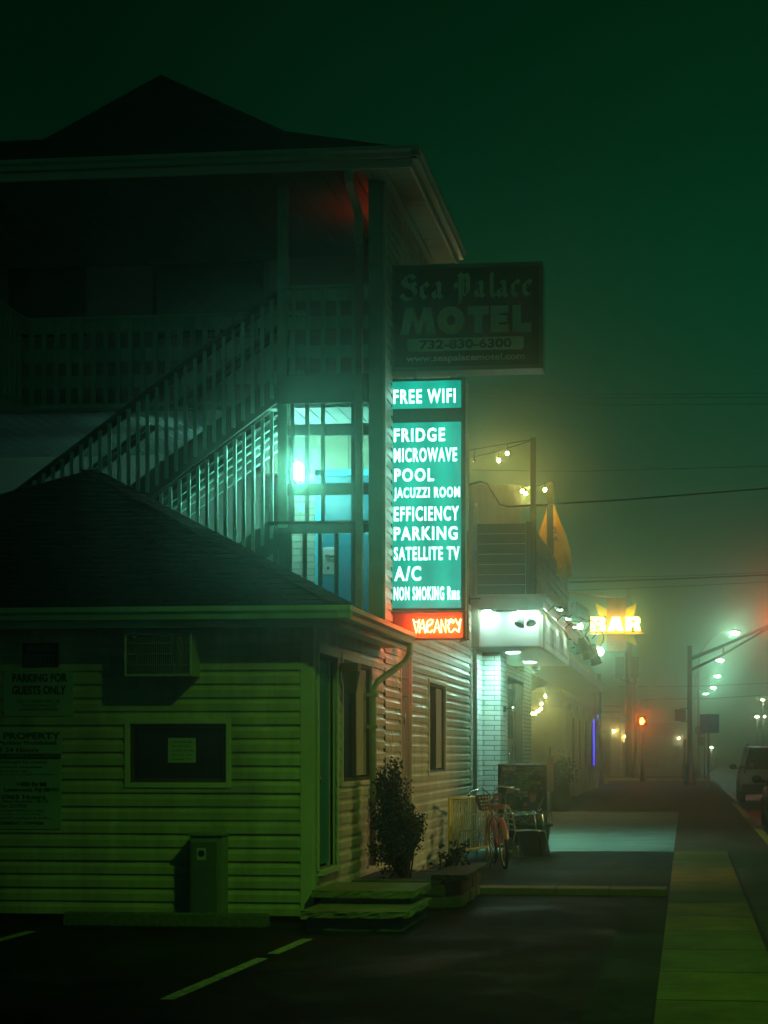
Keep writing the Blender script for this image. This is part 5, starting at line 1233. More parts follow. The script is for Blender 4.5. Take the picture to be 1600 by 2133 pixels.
MB().tube([(-.05, .22, .72), (-.14, .2, .6), (-.16, .15, .42), (-.12, .1, .3), (-.05, .12, .3), (.0, .2, .42), (-.02, .24, .6), (-.05, .22, .72)], .010, 7).build("lock_cable", mat("red_cable", (.16, .04, .035), rough=.4, var=.1), bk)
bk.location = (-2.44, 23.10, .003); bk.rotation_euler = (R(0), R(-5), R(14))

# aluminium cafe chairs
def chair(name, label):
    t = thing(name, label, "chair", (0, 0, 0), "aluminium chairs beside the bicycle")
    for s in (-1, 1):
        MB().tube([(s * .26, .30, .0), (s * .25, .22, .42), (s * .25, .20, .45), (s * .26, .17, .66), (s * .26, .10, .68), (s * .26, -.22, .66), (s * .23, -.26, .66)], .013, 8).build("front_leg", M_CHR, t)
        MB().tube([(s * .25, -.32, .0), (s * .23, -.22, .42), (s * .22, -.26, .66), (s * .20, -.32, .80)], .013, 8).build("rear_leg", M_CHR, t)
    st = MB()
    for i in range(8): st.box(-.22, .22, -.22 + i * .056, -.22 + i * .056 + .045, .425, .432)
    st.tube([(-.25, .22, .42), (-.23, -.22, .42)], .012, 6).tube([(.25, .22, .42), (.23, -.22, .42)], .012, 6); st.build("seat", M_CHR, t)
    b = MB()
    for i in range(4): z = .52 + i * .08; b.tube([(-.215, -.245 - i * .02, z), (-.1, -.29 - i * .02, z), (.1, -.29 - i * .02, z), (.215, -.245 - i * .02, z)], .012, 6)
    b.build("backrest", M_CHR, t); return t
c1 = chair("metal_chair", "aluminium armchair right of the bicycle, in front of the green pot"); c1.location = (-2.36, 25.4, .003); c1.rotation_euler = (0, 0, R(-72))
c2 = copy_tree(c1); c2['label'] = "aluminium armchair behind the yellow barrier rods"; c2.location = (-3.02, 25.25, .003); c2.rotation_euler = (0, 0, R(60))
c3 = copy_tree(c1); c3['label'] = "aluminium armchair farther back, mostly hidden behind the poster"; c3.location = (-3.33, 38.9, .007); c3.rotation_euler = (0, 0, R(-85))

# concert poster in a black frame with splayed feet
YPo = 26.75
ax0, az1 = onY(1037, 1591, YPo); ax1, _ = onY(1140, 1591, YPo)
po = thing("poster_stand", "black framed concert poster stand beside the venue entrance", "poster stand", ((ax0 + ax1) / 2, YPo, 0))
fw = .05; zb_ = .12
MB().box(ax0, ax1, YPo, YPo + .04, az1 - fw, az1).box(ax0, ax1, YPo, YPo + .04, zb_, zb_ + fw).box(ax0, ax0 + fw, YPo, YPo + .04, zb_ + fw, az1 - fw).box(ax1 - fw, ax1, YPo, YPo + .04, zb_ + fw, az1 - fw).build("frame", M_BLK, po, .006)
pp = MB().box(ax0 + fw, ax1 - fw, YPo + .012, YPo + .02, zb_ + fw, az1 - fw).build("poster", mat("near_black_paper", (.016, .022, .018), rough=.25, var=.2, spec=.6), po)
for x_ in (ax0 + .05, ax1 - .05): MB().bar((x_, YPo + .02, .2), (x_ + (.13 if x_ > -2.5 else -.1), YPo - .45, .02), .04, .025).build("foot", M_BLK, po)
Yp = YPo + .012
def pc(n, c): return mat(n, c, rough=.6, var=0)
def pw(s, a, b, c_, d_, m, bold=.02): words("lettering", s, m, pp, rect(a, b, c_, d_, Yp), 'front', Yp, bold, .0012)
Wp = pc("poster_white", (.42, .44, .40))
pw("DAN KELLY", 1046, 1598, 1075, 1605, Wp, .03); pw("presents", 1077, 1600, 1095, 1602, Wp, 0); pw("THE GREAT PHENOMENALS", 1097, 1598, 1131, 1600.5, Wp, 0); pw("JOHN JANET'S JR SIGNATURE", 1097, 1602, 1131, 1604.5, Wp, 0); pw("entertainment", 1046, 1607, 1065, 1608.5, Wp, 0)
G = [pc("poster_blue", (.04, .17, .24)), pc("poster_teal", (.05, .22, .16)), pc("poster_green", (.10, .26, .06)), pc("poster_yellow", (.36, .34, .03))]
for s, x0_, x1_, ya, yb in (("ANTHEM", 1068, 1110, 1608, 1614.5), ("TOUR", 1077, 1102, 1615.5, 1620.5), ("SEASIDE SOCIAL", 1050, 1128, 1627, 1633.5), ("HOUSE", 1074, 1105, 1634.5, 1640)):
    n = len(s); cw_ = (x1_ - x0_) / n
    for i, ch_ in enumerate(s):
        if ch_ == ' ': continue
        cxp = x0_ + (i + .5) * cw_; g_ = min(3, int((cxp - 1050) / 78 * 4))
        wd = .28 if ch_ == 'I' else .84
        pw(ch_, cxp - cw_ * wd / 2, ya, cxp + cw_ * wd / 2, yb, G[max(0, g_)], .03)
pw("NORTH TOUR", 1081, 1622, 1098, 1624.5, Wp, 0); pw("SEASIDE HEIGHTS, NJ", 1074, 1642, 1104, 1644.5, Wp, 0)
pw("SATURDAY", 1078, 1648, 1101, 1653, Wp, .02); pw("1.31.2026", 1078, 1654.5, 1101, 1659.5, Wp, .02)
# painted players on the poster: flat printed shapes
def blob(pts, m, e):
    P_ = [(onY(a, b, Yp)[0], onY(a, b, Yp)[1]) for a, b in pts]
    ar = sum(P_[i][0] * P_[(i + 1) % len(P_)][1] - P_[(i + 1) % len(P_)][0] * P_[i][1] for i in range(len(P_)))
    if ar < 0: P_ = P_[::-1]
    MB().prism(P_, (0, Yp, 0), (1, 0, 0), (0, 0, 1), e).build("printed_figure", m, pp)
def ell(cx_, cy_, a, b, n=14): return [(cx_ + a * math.cos(2 * math.pi * i / n), cy_ + b * math.sin(2 * math.pi * i / n)) for i in range(n)]
skin = pc("poster_skin", (.30, .14, .06)); oliv = pc("poster_olive", (.14, .13, .03)); navy = pc("poster_navy", (.03, .05, .10)); rust = pc("poster_rust", (.22, .07, .03)); mustard = pc("poster_mustard", (.25, .18, .03))
blob([(1058, 1652), (1072, 1650), (1076, 1672), (1066, 1690), (1048, 1688), (1046, 1665)], pc("poster_dgreen", (.03, .07, .05)), .0006); blob(ell(1063, 1645, 7, 7), skin, .0009); blob([(1054, 1643), (1058, 1638), (1069, 1638), (1074, 1645)], oliv, .0012)
blob([(1098, 1668), (1112, 1664), (1128, 1676), (1128, 1702), (1096, 1702)], navy, .0006); blob(ell(1110, 1662, 7, 9), skin, .0009); blob([(1101, 1657), (1104, 1651), (1116, 1651), (1120, 1658)], rust, .0012)
blob(ell(1094, 1676, 4, 5), skin, .0009); blob([(1088, 1684), (1100, 1682), (1104, 1702), (1086, 1702)], pc("poster_plum", (.08, .04, .05)), .0007)
blob([(1118, 1686), (1131, 1662), (1132, 1664), (1121, 1690)], mustard, .0014); blob([(1060, 1668), (1067, 1667), (1069, 1677), (1060, 1679)], rust, .0012); blob([(1047, 1688), (1074, 1686), (1090, 1694), (1080, 1706), (1048, 1702)], mustard, .0012)

# green tub with dried leaves
gp = thing("plant_tub", "large dark green tapered tub full of dried leaves before the poster", "planter", (-2.33, 26.1, 0))
MB().lathe([(.19, 0), (.27, .44), (.27, .45), (.305, .45), (.305, .50), (.27, .50), (.255, .44), (.2, .42)], (-2.33, 26.1, .003), (0, 0, 1), 28).build("tub", mat("dark_green_plastic", (.02, .085, .065), rough=.4, var=.15), gp)
lf = MB(); rnd = random.Random(8)
for i in range(64):
    a = rnd.uniform(0, 6.28); r = rnd.uniform(0, .2); p = Vector((-2.33 + r * math.cos(a), 26.1 + r * math.sin(a), .44)); d = Vector((math.cos(a) - .7, math.sin(a) * .7, 0)); L = rnd.uniform(.18, .5); w = Vector((-d.y, d.x, .3)).normalized() * rnd.uniform(.008, .022)
    pts = [p, p + d * L * .4 + Vector((0, 0, L * .5)), p + d * L * .9 + Vector((0, 0, L * .55)), p + d * L * 1.2 + Vector((0, 0, L * .25))]
    for q0, q1, s0, s1 in zip(pts, pts[1:], (.6, 1, .9), (1, .9, .1)): lf.quad(q0 - w * s0, q0 + w * s0, q1 + w * s1, q1 - w * s1)
lf.build("dried_leaves", mat("dry_leaf", (.20, .13, .05), rough=.7, var=.5, scale=12), gp)
# tuft of dry straw by the tub
lf = MB()
for i in range(90):
    a = rnd.uniform(0, 6.28); r = rnd.uniform(.02, .2); b0 = Vector((-2.66, 25.75, .30)); e_ = Vector((-2.58 + r * math.cos(a) * 1.1, 25.65 + r * math.sin(a), .006)); m_ = b0.lerp(e_, .5) + Vector((rnd.gauss(0, .02), rnd.gauss(0, .02), .04))
    w = Vector((.003, .002, 0)); lf.quad(b0 - w, b0 + w, m_ + w, m_ - w).quad(m_ - w, m_ + w, e_ + w, e_ - w)
lf.tube([(-2.66, 25.75, .28), (-2.69, 25.8, .36), (-2.74, 25.9, .92)], .014, 6)
tag(lf.build("straw_broom", mat("straw", (.16, .14, .06), rough=.8, var=.4, scale=20)), "old straw broom leaning upright between chair and green tub", "broom")

# dark barrel planter with a leafy plant farther along
bq_ = thing("barrel_planter", "dark barrel planter with bushy plant by the tan wall", "planter", (-3.55, 45.6, 0))
bxp = onY(1166, 1660, 45.6)[0]
MB().lathe([(.22, 0), (.27, .3), (.28, .5), (.25, .8), (.22, .8)], (bxp, 45.6, .01), (0, 0, 1), 18).build("barrel", mat("dark_barrel", (.03, .03, .025), rough=.7, var=.3), bq_)
lf = MB()
for i in range(1100):
    q = Vector((rnd.gauss(0, .17), rnd.gauss(0, .17), abs(rnd.gauss(.2, .18)))); p = Vector((bxp + .02, 45.6, .8)) + q; d = Vector((rnd.gauss(0, 1), rnd.gauss(0, 1), rnd.gauss(0, 1))).normalized() * .07; w = d.orthogonal() * .35
    lf.add([p, p + d * .5 + w, p + d, p + d * .5 - w], [(0, 1, 2, 3)])
lf.build("foliage", M_LEAF, bq_)
mx_, mz_ = onY(1146, 1576, 44.8)
mp_ = thing("menu_board", "narrow pinkish menu board on a post beside the barrel planter", "sign", (mx_, 44.8, 0))
MB().box(mx_ - .02, mx_ + .02, 44.8, 44.84, 0.01, mz_ + .25).build("post", M_BLK, mp_); MB().box(mx_ - .07, mx_ + .09, 44.77, 44.8, .55, mz_).build("board", mat("faded_rose_board", (.13, .075, .065), rough=.6, var=.2), mp_)
# ================================================================== THE STREET BEYOND
M_DKG = mat("dark_green_pole", (.05, .055, .045), rough=.6, var=.2)
M_GALV = mat("galvanised_pole", (.30, .31, .29), rough=.5, metal=.4, var=.15)
def base_pole(mb, x, y, r0, r1, z):
    mb.lathe([(r0 * 2.4, 0), (r0 * 2.4, .25), (r0 * 1.9, .32), (r0 * 1.7, .8), (r0 * 1.15, .95), (r0, 1.1), (r1, z)], (x, y, 0), (0, 0, 1), 14); return mb
YQ = 82.0
qx = onY(1437, 1600, YQ)[0]
sg = thing("signal_mast", "tall dark signal mast with a trussed arm reaching over the road", "traffic signal", (qx, YQ, 0))
base_pole(MB(), qx, YQ, .125, .11, onY(1437, 1345, YQ)[1]).build("pole", M_DKG, sg)
def Q(px, py): return Vector(P3(px, py, YQ))
mb = MB().tube([Q(1439, 1372), Q(1500, 1348), Q(1600, 1303), Q(1680, 1285)], [.09, .08, .07, .05], 8).tube([Q(1439, 1396), Q(1507, 1363), Q(1600, 1309), Q(1640, 1298)], [.07, .06, .05, .05], 8)
for a, b in (((1507, 1345), (1507, 1362)), ((1586, 1310), (1586, 1318))): mb.tube([Q(*a), Q(*b)], .05, 6)
mb.build("mast_arm", M_DKG, sg)
a, b = Q(1406, 1478), Q(1429, 1502)
h_ = MB().box(a.x, b.x, YQ - .12, YQ + .12, b.z, a.z).build("crossing_signal_box", M_BLK, sg, .03); MB().tube([Q(1418, 1476), Q(1437, 1476)], .03, 6).tube([Q(1418, 1503), Q(1437, 1503)], .03, 6).build("clamp", M_DKG, h_)
# red traffic light hanging from the arm, just past the edge of the frame
p = Q(1622, 1290)
tl = thing("traffic_light", "red traffic light hanging from the far end of the signal arm", "traffic signal", p)
MB().box(p.x - .17, p.x + .17, YQ - .12, YQ + .1, p.z - .85, p.z + .2).build("housing", M_BLK, tl, .02)
MB().lathe([(.13, 0), (.13, .02)], (p.x, YQ - .12, p.z), (0, -1, 0), 18).build("red_lens", emit("signal_red_glow", (1, .03, .004), 800), tl)
# crossing signal with a lit red hand
YH = 90.5
hx, hz = onY(1337, 1502, YH)
cs = thing("crossing_signal", "crossing signal showing a lit red hand on a post", "traffic signal", (hx, YH, 0))
base_pole(MB(), hx + .06, YH, .075, .07, 2.7).build("post", M_DKG, cs)
MB().box(hx - .27, hx + .27, YH - .1, YH + .12, hz - .27, hz + .27).build("housing", M_BLK, cs, .03)
hand = MB(); s = .165; d = (hx, YH - .102, hz)
def hp(poly): hand.prism([(a * s, b * s) for a, b in poly], d, (1, 0, 0), (0, 0, 1), .012)
hp([(-.5, -1), (.45, -1), (.55, -.1), (.5, .15), (-.5, .15), (-.55, -.2)])
for a, t in ((-.5, .72), (-.24, .98), (.02, 1.0), (.28, .8)): hp([(a, .15), (a + .2, .15), (a + .2, t), (a, t)])
hp([(.5, -.5), (.98, .05), (.86, .18), (.5, -.1)])
hand.build("red_hand", emit("hand_glow", (1.0, .06, .004), 380), cs)
# post with two signal heads seen from behind, and the big pale utility pole
YV = 103.0
vx = onY(1324, 1500, YV)[0]
vp = thing("signal_post", "dark post carrying two signal heads seen from behind below the BAR sign", "traffic signal", (vx, YV, 0))
base_pole(MB(), vx, YV, .12, .10, 6.3).build("post", M_DKG, vp)
for a, b in ((1282, 1300), (1313, 1331)):
    xa_, za_ = onY(a, 1368, YV); xb_, zb2 = onY(b, 1412, YV)
    hd = MB()
    for i in range(3): hd.box(xa_, xb_, YV - .1, YV + .14, zb2 + (za_ - zb2) * i / 3 + .02, zb2 + (za_ - zb2) * (i + 1) / 3 - .02)
    hd.box(xa_ + .08, xb_ - .08, YV - .05, YV + .1, zb2, za_); hd.build("signal_head", M_DKG, vp)
MB().tube([(onY(1291, 1412, YV)[0], YV, onY(1291, 1412, YV)[1]), (vx, YV, 5.6)], .05, 6).build("bracket", M_DKG, vp)
ux_ = onY(1310, 1500, 108)[0]
tag(MB().lathe([(.26, 0), (.22, 12.3)], (ux_, 108, 0), (0, 0, 1), 12).build("utility_pole", mat("pale_timber_pole", (.34, .31, .24), rough=.9, var=.25, scale=3, stretch=(4, 4, .3))), "thick pale utility pole behind the two signal heads", "utility pole")
# more posts
x_ = onY(1427, 1600, 98)[0]
tag(base_pole(MB(), x_, 98, .09, .08, 2.3).build("short_post", M_DKG), "short dark post just left of the tall signal mast", "post")
x_ = onY(1248, 1600, 84)[0]
tag(base_pole(MB(), x_, 84, .12, .1, 5.4).build("slim_post", M_DKG), "slim dark lamp post at the far corner of the bar", "post")
# sign seen from behind on a square post
YN = 76.0
nx_ = onY(1476, 1600, YN)[0]; a, b = P3(1458, 1488, YN), P3(1498, 1527, YN)
bk2 = thing("road_sign", "square road sign panel on a square post beyond the parked cars", "sign", (nx_, YN, 0))
MB().box(nx_ - .045, nx_ + .045, YN - .03, YN + .06, 0.01, a[2] + .02).build("post", M_GALV, bk2)
MB().box(a[0], b[0], YN - .04, YN - .03, b[2], a[2]).build("panel", mat("mauve_panel", (.24, .20, .22), rough=.6, var=.1), bk2)
YN2 = 92.0
nx2 = onY(1468, 1600, YN2)[0]; c_ = P3(1458, 1521, YN2)
rs = thing("round_sign", "round sign with a small plate below, left of the square sign", "sign", (nx2, YN2, 0))
MB().tube([(nx2, YN2, 0.01), (nx2, YN2, 3.2)], .035, 8).build("post", M_GALV, rs)
MB().lathe([(.26, 0), (.26, .015)], (c_[0], YN2 - .05, c_[2]), (0, -1, 0), 24).build("disc", mat("pale_sign_face", (.40, .36, .34), rough=.5, var=.05), rs)
MB().lathe([(.27, .004), (.27, .02), (.21, .02), (.21, .004)], (c_[0], YN2 - .05, c_[2]), (0, -1, 0), 24).build("red_rim", mat("red_rim_paint", (.35, .08, .06), var=0), rs)
a, b = P3(1453, 1535, YN2), P3(1466, 1554, YN2); MB().box(a[0], b[0], YN2 - .05, YN2 - .03, b[2], a[2]).build("plate", mat("pale_sign_face", (.4,) * 3), rs)

# street lamps: curved masts with cobra heads, receding into the fog
M_SLG = emit("street_lamp_glow", (.60, 1.0, .78), 380)
M_SLP = mat("lamp_pole_metal", (.28, .30, .28), rough=.5, metal=.3, var=.1)
def street_lamp(label, px, py, Y, poleX, first=True):
    hx_, hz_ = onY(px, py, Y)
    t = thing("street_lamp", label, "street lamp", (poleX, Y, 0), "street lamps receding along the road")
    mb = MB().lathe([(.18, 0), (.18, .5), (.10, .6), (.075, hz_ - 2.2)], (poleX, Y, 0), (0, 0, 1), 10)
    mb.tube([(poleX, Y, hz_ - 2.25), (poleX + .05, Y, hz_ - 1.3), (poleX + .35 * (hx_ - poleX), Y, hz_ - .35), (poleX + .7 * (hx_ - poleX), Y, hz_ + .06), (hx_ - .3, Y, hz_ + .1)], .05, 8)
    mb.build("mast", M_SLP, t)
    hd = MB().ball((hx_, Y, hz_ + .11), .3, 12, (1.2, .55, .33)).build("lamp_head", M_SLP, t)
    MB().ball((hx_, Y, hz_ - .03), .24, 12, (1.15, .6, .5)).build("glowing_lens", M_SLG, hd)
for a in (("nearest street lamp, brightest above the signal arm", 1530, 1318, 107, .75), ("second street lamp in the row, under the signal arm", 1500, 1375, 139, .7), ("third street lamp in the row fading into fog", 1495, 1408, 168, .7), ("fourth street lamp in the row fading into fog", 1486, 1432, 198, .7), ("fifth and faintest street lamp of the row", 1470, 1445, 222, .4)): street_lamp(*a)
def post_lamp(label, px, py, Y, s=260, r=.16):
    x_, z_ = onY(px, py, Y); t = thing("post_lamp", label, "lamp", (x_, Y, 0))
    MB().lathe([(.1, 0), (.05, z_ - .1)], (x_, Y, 0), (0, 0, 1), 8).build("post", M_SLP, t); MB().ball((x_, Y, z_), r, 10, (1.3, 1, .6)).build("glowing_globe", emit("far_lamp_glow_%d" % s, (1, .93, .62), s), t)
post_lamp("distant high lamp at the right edge above the cars", 1589, 1458, 170, 120)
post_lamp("distant lower lamp left of the parking-lot pair", 1577, 1493, 170, 100)
post_lamp("small distant lamp close to the right edge", 1592, 1493, 190, 70)
post_lamp("small low distant light left of the parked cars", 1482, 1557, 140, 90, .10)

# corner shop across the side street
YK = 112.0
M_SHOP = mat("pale_shop_wall", (.36, .38, .36), rough=.8, var=.15)
shp = thing("corner_shop", "pale corner shop with white cornice bands and lit door lamps", "building", (-8, 116, 0))
xr_ = onY(1318, 1500, YK)[0]; xm = onY(1293, 1500, YK)[0]
MB().box(-16, xm, YK, YK + 9, 0.02, 4.6).box(xm, xr_, YK + 2.0, YK + 9, .02, 3.4).build("wall", M_SHOP, shp)
MB().box(-16, xm + .2, YK - .3, YK, 4.22, 4.5).box(-16, xm + .1, YK - .2, YK, 3.85, 4.1).build("cornice", mat("white_cornice", (.72, .78, .78), rough=.5, var=.05), shp)
a, b = P3(1250, 1520, YK), P3(1273, 1602, YK)
dd_ = MB().box(a[0], b[0], YK - .05, YK, .05, a[2]).build("door", mat("slate_door", (.06, .09, .10), rough=.4, var=.1), shp); MB().box(a[0] + .12, b[0] - .12, YK - .06, YK - .05, .6, a[2] - .2).build("pane", M_GLASS, dd_)
a, b = P3(1295, 1545, YK + 2), P3(1308, 1585, YK + 2); w_ = MB().box(a[0], b[0], YK + 1.96, YK + 2, b[2], a[2]).build("window", mat("rust_red_frame", (.3,) * 3), shp); MB().box(a[0] + .05, b[0] - .05, YK + 1.95, YK + 1.96, b[2] + .05, a[2] - .05).build("pane", M_GLASS, w_)
for px, py, Y, lb_ in ((1279, 1523, YK - .15, "warm wall lamp right of the corner shop door"), (1303, 1534, YK + 1.85, "left of two warm lamps right of the corner shop"), (1310, 1536, YK + 1.85, "right of two warm lamps right of the corner shop")):
    x_, z_ = onY(px, py, Y); t = thing("shop_lamp", lb_, "lamp", (x_, Y, z_)); MB().box(x_ - .05, x_ + .05, Y + .05, Y + .15, z_ - .05, z_ + .15).build("bracket", M_BLK, t); MB().ball((x_, Y, z_), .085, 10).build("glowing_globe", emit("shop_lamp_glow", (1, .66, .18), 180), t)
# far shops in the fog
YR = 172.0
fs_ = thing("far_shop", "grey shuttered shop front fading into fog behind the crossing", "building", (0, 176, 0))
a, b = P3(1330, 1510, YR), P3(1450, 1595, YR)
MB().box(a[0], b[0], YR, YR + 9, .02, a[2] + .2).build("wall", mat("far_wall", (.26, .27, .24), rough=.9, var=.1), fs_)
a, b = P3(1357, 1515, YR), P3(1408, 1533, YR); MB().box(a[0], b[0], YR - .25, YR, b[2], a[2]).build("sign_band", mat("far_sign", (.10, .09, .08), var=.1), fs_)
for px in (1352, 1368, 1384, 1400): x_ = onY(px, 1560, YR)[0]; MB().box(x_ - .05, x_ + .05, YR - .08, YR, .02, 3.0).build("shutter_post", mat("far_sign", (.1,) * 3), fs_)
a = P3(1414, 1538, YR - .4)
globe("shop_lamp", "small warm lamp on the foggy far shop above the walking person", tuple(a), .10, (1, .8, .4), 200)
tag(MB().box(onY(1357, 1600, 165)[0], onY(1418, 1600, 165)[0], 164.9, 165.2, .0, .17).build("far_kerb", M_YEL), kind='structure')

# person walking far off in the fog
def person(name, label, loc, rz, h=1.8):
    t = thing(name, label, "person", loc); t.rotation_euler = (0, 0, rz)
    k = h / 1.8
    J = {'pel': ((0, 0, .95), .15), 'bel': ((0, .0, 1.12), .145), 'che': ((0, .01, 1.36), .165), 'nek': ((0, .02, 1.52), .065), 'hd0': ((0, .03, 1.62), .085), 'hd1': ((0, .04, 1.72), .09),
         'lh': ((-.10, 0, .90), .10), 'lk': ((-.11, .10, .50), .065), 'la': ((-.11, -.05, .10), .045), 'lt': ((-.12, .12, .045), .04), 'rh': ((.10, 0, .90), .10), 'rk': ((.11, .04, .50), .065), 'ra': ((.11, -.22, .14), .045), 'rt': ((.12, -.08, .05), .04),
         'ls': ((-.20, 0, 1.42), .065), 'le': ((-.25, -.06, 1.14), .048), 'lw': ((-.25, .06, .90), .034), 'lp': ((-.25, .09, .83), .036), 'rs': ((.20, 0, 1.42), .065), 're': ((.25, .02, 1.14), .048), 'rw': ((.25, .14, .92), .034), 'rp': ((.25, .17, .85), .036)}
    E = [('pel', 'bel'), ('bel', 'che'), ('che', 'nek'), ('nek', 'hd0'), ('hd0', 'hd1'), ('pel', 'lh'), ('lh', 'lk'), ('lk', 'la'), ('la', 'lt'), ('pel', 'rh'), ('rh', 'rk'), ('rk', 'ra'), ('ra', 'rt'), ('che', 'ls'), ('ls', 'le'), ('le', 'lw'), ('lw', 'lp'), ('che', 'rs'), ('rs', 're'), ('re', 'rw'), ('rw', 'rp')]
    for s, w_ in (('l', 'lp'), ('r', 'rp')):
        c = Vector(J[w_][0]); sx_2 = -1 if s == 'l' else 1
        for i in range(4):
            a = c + Vector((0, -.03 + .02 * i, -.035)); L = (.05, .06, .065, .05)[i]
            J[f'{s}f{i}'] = (tuple(a), .011); J[f'{s}g{i}'] = (tuple(a + Vector((-sx_2 * .012, .01, -L))), .009); E += [(w_, f'{s}f{i}'), (f'{s}f{i}', f'{s}g{i}')]
        a = c + Vector((-sx_2 * .01, .045, .0)); J[f'{s}h'] = (tuple(a), .012); J[f'{s}i'] = (tuple(a + Vector((0, .02, -.045))), .01); E += [(w_, f'{s}h'), (f'{s}h', f'{s}i')]
    keys = list(J); me = bpy.data.meshes.new("body"); me.from_pydata([tuple(v * k for v in J[q][0]) for q in keys], [(keys.index(a), keys.index(b)) for a, b in E], [])
    o = bpy.data.objects.new("body", me); COL.objects.link(o); o.parent = t
    m = o.modifiers.new("skin", 'SKIN'); me.skin_vertices.new(name="s") if not me.skin_vertices else None
    for i, q in enumerate(keys):
        r = J[q][1] * k; me.skin_vertices[0].data[i].radius = (r, r * (.72 if q in ('bel', 'che', 'pel') else 1)); me.skin_vertices[0].data[i].use_root = (q == 'pel')
    s = o.modifiers.new("sub", 'SUBSURF'); s.levels = s.render_levels = 2
    me.materials.append(mat("dark_clothing", (.03, .03, .035), rough=.9, var=.2))
    MB2 = MB().ball((loc[0] + 0, loc[1] + .03 * k, loc[2] + 1.73 * k), .105 * k, 12, (1, 1.1, 1.0)); MB2.build("hair", mat("dark_hair", (.015, .012, .01), rough=.8, var=.1), t)
    MB().box(loc[0] - .03, loc[0] + .03, loc[1] + .11 * k, loc[1] + .14 * k, loc[2] + 1.64 * k, loc[2] + 1.69 * k).build("face", mat("skin_tone", (.3, .2, .15), rough=.6, var=.1), t, .01)
    return t
px_ = onY(1410, 1580, 160)[0]
person("person", "person in dark clothes walking in the fog by the far shop", (px_, 160, .02), R(35), 1.95)

